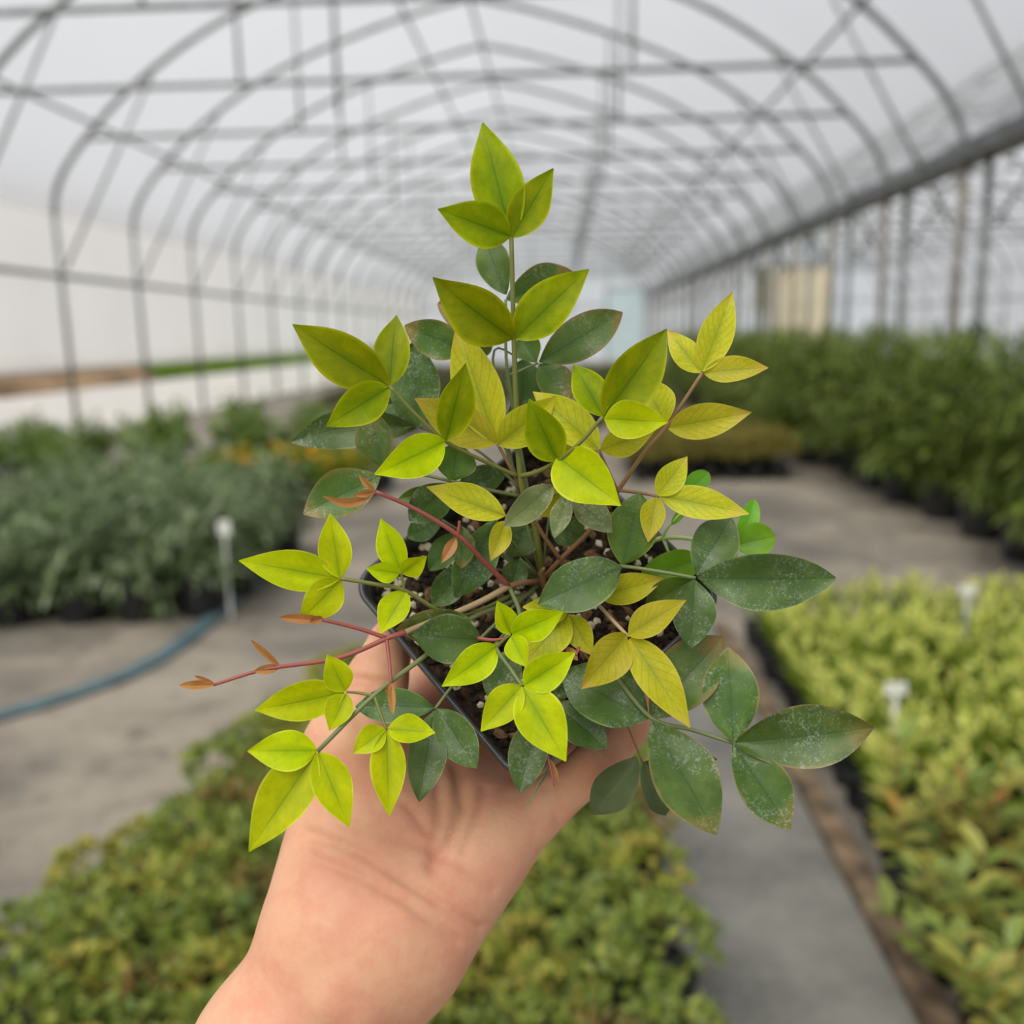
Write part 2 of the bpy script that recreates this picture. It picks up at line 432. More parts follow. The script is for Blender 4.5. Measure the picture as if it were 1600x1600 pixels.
# 2. feathery lime plants in trays on the right
def spikes(seed):
    r = random.Random(seed); B = MB()
    mi = []
    for s in range(7):
        a = r.uniform(0, 6.28); q = r.uniform(0, .045); b0 = Vector((math.cos(a) * q, math.sin(a) * q, .08)); hgt = r.uniform(.11, .2)
        ax = Vector((math.cos(a) * .3, math.sin(a) * .3, 1)).normalized()
        for i in range(26):
            t = (i / 25) ** .8; p = b0 + ax * hgt * t
            d = rdir(r, .2, .6) + ax * .5
            lance(B, p, d, ax, .044 * (1.15 - .5 * t), .012, .1); mi += [1 if t > .72 else 0] * 6
    me = B.me('foliage', [FM_spike, FM_tip]); me.polygons.foreach_set('material_index', mi); return me
sv = [spikes(60 + i) for i in range(5)]
for j in range(13):
    for i in range(10):
        x = .83 + i * .135; y = 2.15 + j * .135
        place('feathery_plant_pot', 'feathery lime-green plant in a black pot ' + ('in the row along the timber edging' if i == 0 else 'in the row behind the variegated plants' if j == 0 else 'in the last row towards the tall shrubs' if j == 12 else 'inside the lime block'), 'potted plant', 'lime feathery plants in the right-hand block', x + rnd.uniform(-.012, .012), y + rnd.uniform(-.012, .012), rnd.uniform(0, 6.28), rnd.uniform(.95, 1.2), pot_s, rnd.choice(sv))
M_tag = plain('white_tag', (.82, .82, .78), .4, .4, 0, .04, 20)
for n_, (px_, py_, lb) in enumerate(((1400, 1075, 'white plastic T-shaped plant marker standing in the lime plants, nearer the walkway'), (1512, 925, 'white plastic T-shaped plant marker at the back of the lime plants'))):
    p = FL(px_, py_, .31 if n_ == 0 else .30)
    e = empty('plant_marker', (p.x, p.y, 0)); tag(e, lb, 'plant label')
    b = MB(); b.box(-.008, -.0015, 0, .008, .0015, .31); local_child('stake', b.me('stake', M_tag), e)
    b = MB(); b.box(-.03, -.0025, .29, .03, .0025, .325); o = local_child('plate', b.me('plate', M_tag), e); o.rotation_euler = (math.radians(0), 0, 0)

# 3. tall shrubs in black pots along the right
hv = [canopy(80 + i, 1900, 1.27, .44, .13, .03).me('foliage', FM_hedge) for i in range(4)]
k = 0
for (xx, y0_, st) in ((2.62, 4.6, .62), (3.2, 4.1, .66), (2.45, 9.3, .7)):
    y = y0_
    while y < (9.2 if xx == 2.62 else 20):
        place('tall_potted_shrub', 'tall arching green shrub in a black pot, ' + {2.62: 'front row facing the floor', 3.2: 'rear row next to gutter columns', 2.45: 'far front row past the bronze block'}[xx], 'shrub', 'tall shrubs along the gutter columns', xx + rnd.uniform(-.06, .06), y, rnd.uniform(0, 6.28), rnd.uniform(.98, 1.12), pot_l, hv[k % 4]); k += 1
        y += st

# 4. grey-green potted plants on the left
lv = [canopy(100 + i, 420, h_, .2, .085, .034).me('foliage', FM_grey) for i, h_ in enumerate((.5, .56, .62, .68, .74))]
for j in range(7):
    for i in range(7):
        x = -1.72 - i * .29; y = 4.25 + j * .3 - i * .04
        if j > 4 and i < 1: continue
        place('grey_green_pot_plant', 'grey-green leafy plant in a black pot ' + ('in the front row along the hose' if j == 0 else 'at the block side facing the open floor' if i == 0 else 'in the back row of the block' if j == 6 else 'inside the block left of the hose'), 'potted plant', 'grey-green plants left of the hose', x + rnd.uniform(-.03, .03), y + rnd.uniform(-.03, .03), rnd.uniform(0, 6.28), rnd.uniform(.88, 1.1), pot_m, rnd.choice(lv))
_r = RM @ Vector(((350 - 800) / F, (826 - 800) / F, 1)); p = CP + _r * (4.2 / _r.y)
e = empty('plant_marker', (p.x, p.y, 0)); tag(e, 'white plastic plant marker among the grey-green plants', 'plant label')
b = MB(); b.box(-.006, -.0015, 0, .006, .0015, p.z); local_child('stake', b.me('stake', M_tag), e)
b = MB(); b.box(-.03, -.002, p.z - .03, .03, .002, p.z + .04); local_child('plate', b.me('plate', M_tag), e)

pot_f = pot_me('pot', .07, .09, .13, 12)
# 5. orange-flowered low plants behind them
fv = [bush(120 + i, 260, .15, .25, .12, .05, .022, -.2).me('foliage', FM_flow) for i in range(3)]
B = MB()
for q in range(8):
    a = q * 6.2832 / 8; lance(B, Vector((math.cos(a) * .003, math.sin(a) * .003, 0)), Vector((math.cos(a), math.sin(a), .25)), Vector((0, 0, 1)), .04, .024, .05)
B.tube([(0, 0, -.03), (0, 0, 0), (0, 0, .008)], [.004, .008, .004], 6)
me_flower = B.me('flower', FM_petal)
for j in range(5):
    for i in range(6):
        x = -1.72 - i * .23 + j * .04; y = 7.0 + j * .25
        n_ = (i * 5 + j * 3) % 3
        fl_ = (i * 7 + j * 5) % 3 != 1
        lb = 'low green plant with orange-yellow flowers in a black pot behind the grey-green block' if fl_ else 'low green plant without flowers in a black pot behind the grey-green block'
        e = place('flowering_pot', lb, 'potted plant', 'low flowering plants behind the grey-green block', x, y, rnd.uniform(0, 6.28), rnd.uniform(.9, 1.1), pot_f, fv[n_])
        if fl_:
            for q in range(6):
                d = rdir(rnd, .35, 1); o = local_child('flower', me_flower, e); o.location = (d.x * .15, d.y * .15, .27 + d.z * .13); o.rotation_euler = (d.y * -.5, d.x * .5, q)

# 6. taller green bushes further left and behind
bv = [canopy(140 + i, 900, .95, .38, .12, .05).me('foliage', FM_mid) for i in range(3)]
for (x, y, s_) in ((-3.7, 8.3, 1), (-4.5, 8.1, .9), (-5.2, 8.6, .95), (-3.2, 9.3, .85), (-4.1, 9.4, .95), (-5.0, 9.7, .9), (-3.0, 8.4, .7), (-5.6, 7.4, .85), (-4.9, 7.2, .75), (-4.1, 7.3, .72), (-2.7, 10.4, .7), (-3.6, 10.6, .7), (-2.3, 9.2, .6), (-2.6, 8.9, .62), (-3.4, 7.5, .68), (-4.6, 10.8, .75), (-5.7, 9.0, .9), (-5.9, 10.2, .9), (-2.0, 10.0, .55), (-3.1, 11.3, .6), (-4.0, 11.8, .65), (-5.1, 11.6, .7)):
    place('green_bush_pot', 'leafy mid-green bush in a black pot ' + ('next to the left side wall' if x < -4.4 else 'behind the orange-flowered plants' if x > -3.3 else 'between side wall and flowered plants'), 'shrub', 'green bushes near the left side wall', x, y, rnd.uniform(0, 6.28), s_ * (.72 if x < -4.4 else .82 if x < -3.5 else 1.0), pot_l, rnd.choice(bv))

# 7. yellow-bronze block in the middle distance
yv = [bush(160 + i, 300, .16, .26, .14, .06, .024, -.3).me('foliage', FM_bronze) for i in range(3)]
for j in range(6):
    for i in range(7):
        place('bronze_yellow_pot', 'yellow-bronze low plant in a black pot in the middle of the greenhouse', 'potted plant', 'yellow-bronze plants in mid-greenhouse', .72 + i * .2, 8.25 + j * .22, rnd.uniform(0, 6.28), rnd.uniform(.9, 1.1), pot_f, rnd.choice(yv))

# 8. far rows
dv = [bush(180 + i, 260, .24, .34, .2, .09, .04, -.3) for i in range(3)]
dvm = [d.me('foliage', FM_dark) for d in dv[:2]]; dvb = [dv[2].me('foliage', FM_brown)]
for j in range(12):
    for i in range(5):
        x = -3.1 + i * .5; y = 12.5 + j * 1.0
        br = (i + j) % 3 == 0
        place('far_potted_plant', 'brownish low plant in a far row' if br else 'dark green low plant in a far row', 'potted plant', 'low plants in the far rows', x, y, rnd.uniform(0, 6.28), rnd.uniform(.9, 1.15), pot_m, (dvb if br else dvm)[0 if br else j % 2])
for j in range(8):
    for i in range(3):
        place('far_potted_plant', 'dark green low plant in a far row beyond the yellow-bronze block', 'potted plant', 'low plants beyond the yellow-bronze block', .5 + i * .5, 13 + j * 1.1, rnd.uniform(0, 6.28), rnd.uniform(.9, 1.2), pot_m, dvm[j % 2])

# 9. crops outside, seen through the roll-up gap
B = MB(); r = random.Random(5)
for i in range(6500):
    p = Vector((r.uniform(-11.5, -8.2), r.uniform(21, 44), r.uniform(-.06, .92)))
    lance(B, p, rdir(r, -.1, 1), rdir(r, .2, 1), .3, .1)
o = tag(obj('outdoor_crop', B.me('outdoor_crop', foliage_mat('outdoor_crop_leaf', g((90, 125, 30), (125, 155, 40), (70, 100, 30))))), 'strip of green crop growing outside the roll-up side', 'crop', kind='stuff')
v = []; f = []
for i in range(40):
    y = 3 + i * .44
    for x, z in ((-8.2, -.1), (-8.8, .5), (-9.6, .95), (-10.6, 1.0), (-12, -.1)): v.append((x + r.uniform(-.1, .1), y, z + r.uniform(-.08, .08) if z > 0 else z))
for i in range(39):
    for j in range(4): a = i * 5 + j; f.append((a, a + 5, a + 6, a + 1))
tag(obj('earth_bank', mesh('earth_bank', v, f, plain('brown_earth', lin(128, 108, 84), .9, .1, 0, .25, 1.5), True)), 'brown earth bank outside the left side wall', 'bank')

# 10. flat teal hose on the floor
hp = [FL(-260, 1190), FL(-100, 1150), FL(0, 1122), FL(110, 1090), FL(200, 1056), FL(270, 1018), FL(330, 970), FL(380, 925), FL(430, 880)]
hp = [(p.x, p.y, .012) for p in hp]; sp = [Vector(p) for p in spline(hp, 6)]
B = MB()
for i, p in enumerate(sp):
    t = (sp[min(i + 1, len(sp) - 1)] - sp[max(i - 1, 0)]).normalized(); s_ = t.cross(Vector((0, 0, 1))).normalized()
    for a in range(10):
        an = 2 * math.pi * a / 10; B.v.append(tuple(p + s_ * math.cos(an) * .046 + Vector((0, 0, math.sin(an) * .012))))
for i in range(len(sp) - 1):
    for a in range(10): B.f.append((i * 10 + a, i * 10 + (a + 1) % 10, (i + 1) * 10 + (a + 1) % 10, (i + 1) * 10 + a))
tag(obj('hose', B.me('hose', plain('teal_hose', lin(82, 106, 112), .45, .4, 0, .12, 8), True)), 'flat teal hose lying across the concrete floor', 'hose')

# ------------------------------------------------------------------ leaf materials (u along the blade, v across)
def leaf_mat(name, base, second, edge, rib, vein=0.0, dust=0.0, edge_w=.12, tip=None, rough=.42, tr=.32, blotch=0.0, spec=.4):
    m = N(name); uv = m.n('UVMap'); sx = m.n('SeparateXYZ'); m.l(uv.outputs[0], sx.inputs[0])
    u = sx.outputs[0]; s = m.math('ABSOLUTE', m.math('SUBTRACT', m.math('MULTIPLY', sx.outputs[1], 2.0), 1.0))
    tc = m.n('TexCoord'); oi = m.n('ObjectInfo'); 
    vec = m.n('VectorMath', operation='ADD'); m.l(tc.outputs['Object'], vec.inputs[0])
    cmb = m.n('CombineXYZ'); m.l(oi.outputs['Random'], cmb.inputs[0]); m.l(oi.outputs['Random'], cmb.inputs[2]); m.l(cmb.outputs[0], vec.inputs[1])
    V = vec.outputs[0]
    n1 = m.noise(V, 110, 3); n2 = m.noise(V, 420, 3, .6)
    col = m.mix(m.step(n1, .35, .68), base, second)
    # greener along the midrib, paler outwards; part of the blade's shading painted in
    core = m.math('MULTIPLY', m.math('SUBTRACT', 1.0, m.step(s, .0, .5)), m.math('SUBTRACT', 1.0, m.step(u, .35, .95)))
    col = m.mix(m.math('MULTIPLY', m.math('MULTIPLY', core, m.step(n1, .2, .6)), .62), col, rib)
    col = m.mix(m.math('MULTIPLY', m.step(n2, .45, .7), .16), col, rib)
    if vein:
        q = m.math('FRACT', m.math('MULTIPLY', m.math('SUBTRACT', u, m.math('MULTIPLY', s, .30)), 8.0))
        q = m.math('ABSOLUTE', m.math('SUBTRACT', q, .5))
        line = m.math('SUBTRACT', 1.0, m.step(q, .02, .12))
        net = m.n('TexVoronoi', feature='DISTANCE_TO_EDGE'); net.inputs['Scale'].default_value = 420; m.l(V, net.inputs['Vector'])
        nl = m.math('SUBTRACT', 1.0, m.step(net.outputs[0], .0, .09))
        col = m.mix(m.math('MULTIPLY', line, vein), col, rib)
        col = m.mix(m.math('MULTIPLY', nl, vein * .55), col, rib)
    if blotch:
        n3 = m.noise(V, 60, 4, .6); col = m.mix(m.math('MULTIPLY', m.step(n3, .48, .66), blotch), col, edge)
    e = m.step(m.math('ADD', s, m.math('MULTIPLY', m.math('SUBTRACT', n1, .5), .25)), 1 - edge_w * 1.6, 1.0)
    col = m.mix(m.math('MULTIPLY', e, .75), col, edge)
    if tip:
        te = m.step(m.math('ADD', u, m.math('MULTIPLY', m.math('SUBTRACT', n1, .5), .5)), .72, .97)
        col = m.mix(m.math('MULTIPLY', te, .8), col, tip)
    mid = m.math('SUBTRACT', 1.0, m.step(s, .015, .06))
    mid = m.math('MULTIPLY', mid, m.math('SUBTRACT', 1.0, m.step(u, .6, .98)))
    col = m.mix(m.math('MULTIPLY', mid, .6), col, rib)
    rgh = rough
    if dust:
        n4 = m.noise(V, 60, 3, .6); n5 = m.noise(V, 1500, 2, .7); n6 = m.noise(V, 1000, 4, .7)
        dd = m.math('MULTIPLY', m.math('MULTIPLY', m.step(n6, .44, .62), m.step(n2, .4, .62)), m.step(n4, .42, .66)); sp_ = m.math('MULTIPLY', m.step(n5, .63, .7), m.step(n4, .35, .5))
        dd = m.math('MAXIMUM', dd, m.math('MULTIPLY', sp_, .9))
        col = m.mix(m.math('MULTIPLY', dd, dust), col, lin(178, 192, 178))
    hs = m.n('HueSaturation'); m.l(col, hs.inputs['Color'])
    m.l(m.math('ADD', .86, m.math('MULTIPLY', oi.outputs['Random'], .28)), hs.inputs['Value'])
    m.l(m.math('ADD', .488, m.math('MULTIPLY', oi.outputs['Random'], .024)), hs.inputs['Hue'])
    p = m.pr(hs.outputs[0], rough, spec); t = m.n('BsdfTranslucent'); m.l(hs.outputs[0], t.inputs[0])
    bp = m.n('Bump'); bp.inputs['Strength'].default_value = .5; bp.inputs['Distance'].default_value = .0006
    qv = m.math('ABSOLUTE', m.math('SUBTRACT', m.math('FRACT', m.math('MULTIPLY', m.math('SUBTRACT', u, m.math('MULTIPLY', s, .30)), 7.0)), .5))
    hh = m.math('ADD', n1, m.math('MULTIPLY', m.step(qv, .0, .3), .05)); hh = m.math('ADD', hh, m.math('MULTIPLY', m.step(s, .0, .1), .2))
    m.l(hh, bp.inputs['Height']); m.l(bp.outputs[0], p.inputs['Normal'])
    mx = m.n('MixShader'); mx.inputs[0].default_value = tr; m.l(p.outputs[0], mx.inputs[1]); m.l(t.outputs[0], mx.inputs[2])
    return m.done(mx.outputs[0])

LM = {
 'O': leaf_mat('backlit_lime_leaf', lin(130, 146, 0), lin(152, 164, 0), lin(182, 186, 16), lin(74, 108, 0), spec=.14, vein=.1),  # upper lime leaves, their backlit darkening put into the colour
 'L': leaf_mat('bright_lime_leaf', lin(182, 200, 0), lin(200, 214, 2), lin(226, 232, 80), lin(118, 152, 0), edge_w=.06, spec=.14, vein=.1),
 'Y': leaf_mat('veined_yellow_leaf', lin(194, 190, 30), lin(206, 200, 48), lin(206, 196, 70), lin(140, 150, 24), vein=.38, tip=lin(206, 180, 70), spec=.25),
 'D': leaf_mat('dusty_dark_leaf', lin(68, 96, 38), lin(88, 114, 52), lin(134, 146, 90), lin(52, 80, 28), dust=.5, edge_w=.04, rough=.38, tr=.15),
 'E': leaf_mat('dusty_dark_leaf_bronze_tip', lin(68, 98, 34), lin(90, 116, 46), lin(150, 132, 70), lin(50, 80, 26), dust=.62, edge_w=.06, tip=lin(124, 116, 50), rough=.38, tr=.15),
 'B': leaf_mat('bronze_edged_leaf', lin(78, 112, 38), lin(96, 124, 50), lin(146, 124, 66), lin(56, 94, 32), dust=.5, edge_w=.13, tip=lin(150, 124, 60), tr=.22, blotch=.15),
 'G': leaf_mat('mid_green_leaf_blade', lin(78, 108, 30), lin(96, 124, 36), lin(132, 148, 54), lin(60, 92, 26), dust=.2, edge_w=.07, tr=.25),
 'P': leaf_mat('pale_dusty_leaf', lin(112, 124, 74), lin(130, 138, 86), lin(168, 158, 116), lin(94, 112, 56), dust=.6, edge_w=.1, tr=.2),
 'K': leaf_mat('brownish_backside_leaf', lin(72, 84, 48), lin(80, 92, 54), lin(98, 98, 62), lin(94, 106, 66), edge_w=.05, tr=.12, rough=.55),  # dull brownish colour of the leaf underside
 'R': leaf_mat('red_bronze_bud_leaf', lin(164, 108, 50), lin(180, 126, 62), lin(176, 130, 80), lin(140, 84, 48), edge_w=.1, tr=.15),
 'W': leaf_mat('soft_green_weed_leaf', lin(112, 168, 22), lin(126, 182, 34), lin(140, 190, 60), lin(92, 150, 24), edge_w=.05, tr=.35),
}

def leaf_mesh(L, Wd, r, kind='ov', fold=.22, curl=.12, wave=.05, nu=14, nv=8, mat=None, bend=0.0):
    a, b = {'ov': (.72, 1.18), 'el': (.82, .95), 'na': (.8, 1.1), 'bu': (.55, .75), 'wd': (.5, .6)}[kind]
    pk = a / (a + b); mxv = pk ** a * (1 - pk) ** b
    v = []; uv = []; f = []; ph = r.uniform(0, 6.28); wv = wave * Wd
    asy = r.uniform(-.06, .06)
    for i in range(nu + 1):
        t = i / nu; tt = t ** 1.12 * .995 + .0025
        w = Wd * .5 * (tt ** a * (1 - tt) ** b) / mxv + Wd * .012
        z0 = -curl * L * (t * t) + curl * .5 * L * t
        x0 = bend * L * math.sin(math.pi * t) * .5
        for j in range(nv + 1):
            s = j / nv * 2 - 1
            z = z0 + abs(s) ** 1.3 * w * fold + wv * math.sin(t * 9 + ph + (2 if s > 0 else 0)) * abs(s) ** 2 * (1 - t * .5)
            v.append((x0 + s * w * (1 + asy * (1 if s > 0 else -1)), t * L, z)); uv.append((t, (s + 1) / 2))
    for i in range(nu):
        for j in range(nv): q = i * (nv + 1) + j; f.append((q, q + 1, q + nv + 2, q + nv + 1))
    return mesh('leaf', v, f, mat, True, uv)

def frame(b, t, roll=0.0, toward=None):
    y = (t - b); L = y.length; y.normalize()
    n = (toward if toward is not None else (CP - (b + t) * .5)).copy(); n = (n - n.dot(y) * y).normalized()
    x = y.cross(n).normalized()
    q = Matrix.Rotation(roll, 3, y); x = q @ x; n = q @ n
    M = Matrix((x, y, n)).transposed().to_4x4(); M.translation = b
    return M, L

leaf_rnd = random.Random(11)
def leaf(parent, bx, by, tx, ty, w, m, db, dt, kind=None, fold=None, curl=None, bend=0.0, roll=None, name='leaf'):
    r = leaf_rnd
    b, t = P(bx, by, db / 1000), P(tx, ty, dt / 1000)
    if roll is None: roll = r.uniform(-.3, .3)
    M, L = frame(b, t, roll)
    Wd = w * (db + dt) / 2000 / F / math.cos(roll)
    if kind is None: kind = 'el' if m in 'DEGBKP' else 'ov'
    me = leaf_mesh(L, Wd, r, kind, r.uniform(.2, .42) if fold is None else fold, r.uniform(.04, .16) if curl is None else curl, (.09 if m in 'DEGBKP' else .06), mat=LM[m], bend=bend)
    return obj(name, me, parent, M)

def stalk_mat(name, c1, c2):
    m = N(name); tc = m.n('TexCoord'); nz = m.noise(tc.outputs['Object'], 60, 3)
    return m.done(m.pr(m.mix(nz, c1, c2), .45, .4).outputs[0])
SM = {'g': stalk_mat('green_stalk', lin(104, 110, 48), lin(124, 126, 60)), 'd': stalk_mat('grey_green_stalk', lin(96, 108, 62), lin(126, 134, 88)),
      'r': stalk_mat('red_stalk', lin(138, 66, 60), lin(164, 92, 82)), 'b': stalk_mat('brown_stalk', lin(128, 98, 62), lin(150, 112, 78)),
      'p': stalk_mat('pale_stalk', lin(176, 146, 116), lin(160, 140, 100)), 'w': stalk_mat('pale_green_stalk', lin(168, 190, 110), lin(190, 206, 140))}
def stalk(parent, pts, c, r0=1.3, r1=.8, name='leaf_stalk'):
    q = spline(pts, 6); w = [P(*(a[0], a[1], a[2] / 1000)) for a in q]
    B = MB(); n = len(w); B.tube(w, [.72 * (r0 + (r1 - r0) * i / (n - 1)) / 1000 for i in range(n)], 8)
    return obj(name, B.me(name, SM[c], True), parent)

# ------------------------------------------------------------------ the potted plant
PC = Vector((.008, .029, .348))                         # pot rim centre and attitude, camera axes
def rod(v):
    v = Vector(v); return Matrix.Rotation(v.length, 3, v.normalized())
PR = rod((-.424, .116, .053))
# pot local axes: x right, y down the picture, z away; corners lie on the axes -> turn 45 degrees
def pot_matrix():
    ex, ey, ez = (RM @ (PR @ Vector(a)) for a in ((1, 0, 0), (0, 1, 0), (0, 0, 1)))
    up_ = -ez
    X = (ex + ey).normalized(); Y = (up_.cross(X)).normalized()
    M = Matrix((X, Y, up_)).transposed().to_4x4(); M.translation = c2w(PC); return M
PM = pot_matrix()
plant = empty('potted_plant', PM @ Vector((0, 0, -.09)))
tag(plant, 'lime and dark green leafy seedling in a square black pot held in the hand', 'potted plant')

def sq_loop(hs, z, rc, n=8):
    o = []
    for cxs, cys, a0 in ((1, 1, 0), (-1, 1, 90), (-1, -1, 180), (1, -1, 270)):
        for i in range(n + 1):
            a = math.radians(a0 + 90 * i / n); o.append((cxs * (hs - rc) + rc * math.cos(a), cys * (hs - rc) + rc * math.sin(a), z))
    return o
M_pot = N('black_pot_plastic'); _tc = M_pot.n('TexCoord'); _nz = M_pot.noise(_tc.outputs['Object'], 160, 4, .65)
M_pot = M_pot.done(M_pot.pr(M_pot.mix(M_pot.math('MULTIPLY', M_pot.step(_nz, .5, .75), .5), (.03, .032, .035), lin(110, 112, 114)), .34, .6).outputs[0])
hs = .0505
prof_ = [(.036, -.09, .008), (.0465, -.012, .009), (.0467, -.0115, .009), (.0492, -.011, .010), (.0505, -.0095, .010), (.0508, -.001, .010), (.0503, 0, .010), (.0492, 0, .0095), (.0485, -.001, .009), (.0465, -.02, .008), (.044, -.03, .008)]
B = MB(); nl = 36
for hs_, z, rc in prof_: B.v += sq_loop(hs_, z, rc)
for i in range(len(prof_) - 1):
    for j in range(nl): B.f.append((i * nl + j, i * nl + (j + 1) % nl, (i + 1) * nl + (j + 1) % nl, (i + 1) * nl + j))
B.f.append(tuple(range(nl))[::-1])
pot = obj('pot', B.me('pot', M_pot, False), plant, PM.copy())
for i_, p_ in enumerate(pot.data.polygons): p_.use_smooth = True

# soil: lumpy dark surface, loose crumbs, perlite grains
sr = random.Random(3)
m = N('dark_potting_soil'); tc = m.n('TexCoord'); a_ = m.noise(tc.outputs['Object'], 240, 4, .65); b_ = m.noise(tc.outputs['Object'], 90, 3)
cc = m.mix(m.step(a_, .42, .7), lin(30, 25, 20), lin(86, 66, 46)); cc = m.mix(m.math('MULTIPLY', m.step(b_, .5, .7), .5), cc, lin(20, 18, 15))
p_ = m.pr(cc, .9, .2); bp = m.n('Bump'); bp.inputs['Strength'].default_value = 1; bp.inputs['Distance'].default_value = .002; m.l(a_, bp.inputs['Height']); m.l(bp.outputs[0], p_.inputs['Normal'])
M_soil = m.done(p_.outputs[0])
ns_ = 44; v = []; f = []
def soil_z(x, y): return -.0105 + .0035 * (1 - (x * x + y * y) / .0045) + .0012 * math.sin(x * 310 + 1) * math.cos(y * 270) + .0012 * math.sin(x * 140 + y * 190)
for i in range(ns_ + 1):
    for j in range(ns_ + 1):
        x = (i / ns_ * 2 - 1) * .0478; y = (j / ns_ * 2 - 1) * .0478; v.append((x, y, soil_z(x, y) + sr.uniform(-.0008, .0008)))
for i in range(ns_):
    for j in range(ns_): a = i * (ns_ + 1) + j; f.append((a, a + ns_ + 1, a + ns_ + 2, a + 1))
soil = obj('soil', mesh('soil', v, f, M_soil, True), plant, PM.copy())
def lump(r, s, sub=1):
    import bmesh
    bm = bmesh.new(); bmesh.ops.create_icosphere(bm, subdivisions=sub, radius=s)
    for q in bm.verts: q.co *= r.uniform(.72, 1.2)
    vs = [tuple(q.co) for q in bm.verts]; fs = [tuple(w.index for w in p.verts) for p in bm.faces]; bm.free(); return vs, fs
M_perl = plain('perlite_white', lin(206, 196, 172), .8, .2, 0, .1, 300); M_bark = plain('bark_brown', lin(118, 92, 64), .85, .2, 0, .25, 300); M_crumb = plain('soil_crumb', lin(52, 42, 32), .9, .2, 0, .3, 200)
B = MB()
for i in range(1500):
    x, y = sr.uniform(-.046, .046), sr.uniform(-.046, .046); vs, fs = lump(sr, sr.uniform(.0007, .0021), 1)
    z = soil_z(x, y) + .0004; B.add([(a + x, b + y, c * .8 + z) for a, b, c in vs], fs)
o = obj('soil_crumbs', B.me('soil_crumbs', M_crumb), soil, PM.copy()); o['kind'] = 'stuff'
pm = [mesh('perlite_grain', *lump(sr, .0019, 1), M_perl) for i in range(5)]; bm_ = [mesh('bark_chip', *lump(sr, .0023, 1), M_bark) for i in range(5)]
for i in range(330):
    x, y = sr.uniform(-.046, .046), sr.uniform(-.046, .046); bk = i % 3 == 0
    o = obj('bark_chip' if bk else 'perlite_grain', sr.choice(bm_ if bk else pm), soil, PM @ Matrix.Translation((x, y, soil_z(x, y) + .0006)) @ Matrix.Rotation(sr.uniform(0, 6), 4, 'Z') @ Matrix.Diagonal((sr.uniform(.6, 1.3) * (1.6 if bk else 1), sr.uniform(.6, 1.2), sr.uniform(.5, 1), 1)))

# main stem and crown
st = stalk(plant, [(848, 905, 356), (842, 860, 346), (835, 820, 342), (814, 752, 335), (807, 640, 328), (803, 530, 322), (799, 371, 316)], 'g', 1.9, 1.1, 'stem')
for l_ in [(799, 371, 752, 187, 80, 'O', 316, 314), (798, 370, 686, 327, 68, 'O', 316, 304), (800, 371, 864, 263, 60, 'O', 316, 308),
           (802, 530, 676, 437, 82, 'O', 321, 309), (806, 529, 918, 420, 74, 'O', 321, 310)]: leaf(st, *l_)
s = stalk(plant, [(846, 903, 354), (830, 800, 346), (802, 640, 340), (791, 560, 336), (790, 468, 333)], 'd', 1.1, .7)
for l_ in [(789, 460, 754, 366, 52, 'G', 333, 338), (792, 468, 897, 424, 62, 'B', 333, 340), (789, 505, 681, 474, 66, 'B', 335, 340)]: leaf(s, *l_)
s = stalk(plant, [(800, 628, 340), (795, 590, 338), (812, 580, 337), (841, 567, 336)], 'd', .8, .6)
for l_ in [(843, 566, 974, 487, 66, 'B', 336, 338), (839, 566, 812, 526, 42, 'G', 336, 340), (842, 569, 893, 622, 52, 'B', 336, 332)]: leaf(s, *l_)
s = stalk(plant, [(812, 760, 342), (775, 660, 345), (735, 552, 342)], 'd', .9, .6)
for l_ in [(730, 550, 632, 509, 58, 'B', 341, 336), (728, 560, 766, 520, 46, 'G', 343, 345)]: leaf(s, *l_)
s = stalk(plant, [(816, 765, 344), (740, 700, 348), (652, 667, 348)], 'd', .9, .6)
for l_ in [(655, 668, 645, 535, 78, 'D', 347, 345), (650, 668, 454, 690, 62, 'D', 348, 350), (650, 666, 590, 636, 34, 'D', 348, 352)]: leaf(s, *l_, bend=(.12 if l_[2] == 454 else 0))
s = stalk(plant, [(812, 782, 345), (770, 560, 346), (815, 560, 350)], 'd', .8, .5)
leaf(s, 812, 640, 822, 560, 60, 'D', 350, 352); leaf(s, 800, 700, 840, 610, 60, 'D', 351, 354)
# left lime spray
s = stalk(plant, [(810, 745, 335), (760, 722, 328), (697, 690, 318), (650, 648, 312), (609, 604, 308)], 'g', 1.1, .8)
for l_ in [(607, 602, 455, 508, 78, 'O', 308, 301), (609, 602, 618, 490, 57, 'O', 308, 311), (608, 605, 511, 666, 62, 'O', 308, 300),
           (697, 688, 728, 568, 58, 'O', 317, 308), (695, 690, 589, 741, 64, 'L', 317, 304)]: leaf(s, *l_)
s = stalk(plant, [(812, 775, 340), (760, 765, 336), (706, 752, 332), (640, 738, 336), (594, 740, 337)], 'd', 1.0, .7)
for l_ in [(706, 752, 716, 692, 62, 'G', 332, 332), (598, 730, 578, 640, 56, 'B', 337, 336), (594, 744, 474, 802, 72, 'B', 337, 329),
           (704, 754, 640, 816, 58, 'D', 333, 336), (690, 764, 622, 780, 26, 'G', 336, 338), (716, 756, 790, 742, 44, 'D', 340, 345)]: leaf(s, *l_)
# veined yellow spray in the middle
s = stalk(plant, [(818, 770, 340), (800, 735, 334), (777, 693, 330)], 'b', 1.1, .8)
for l_ in [(776, 692, 710, 503, 76, 'Y', 330, 331), (775, 693, 648, 622, 64, 'Y', 330, 327), (779, 694, 868, 622, 60, 'Y', 330, 320)]: leaf(s, *l_)
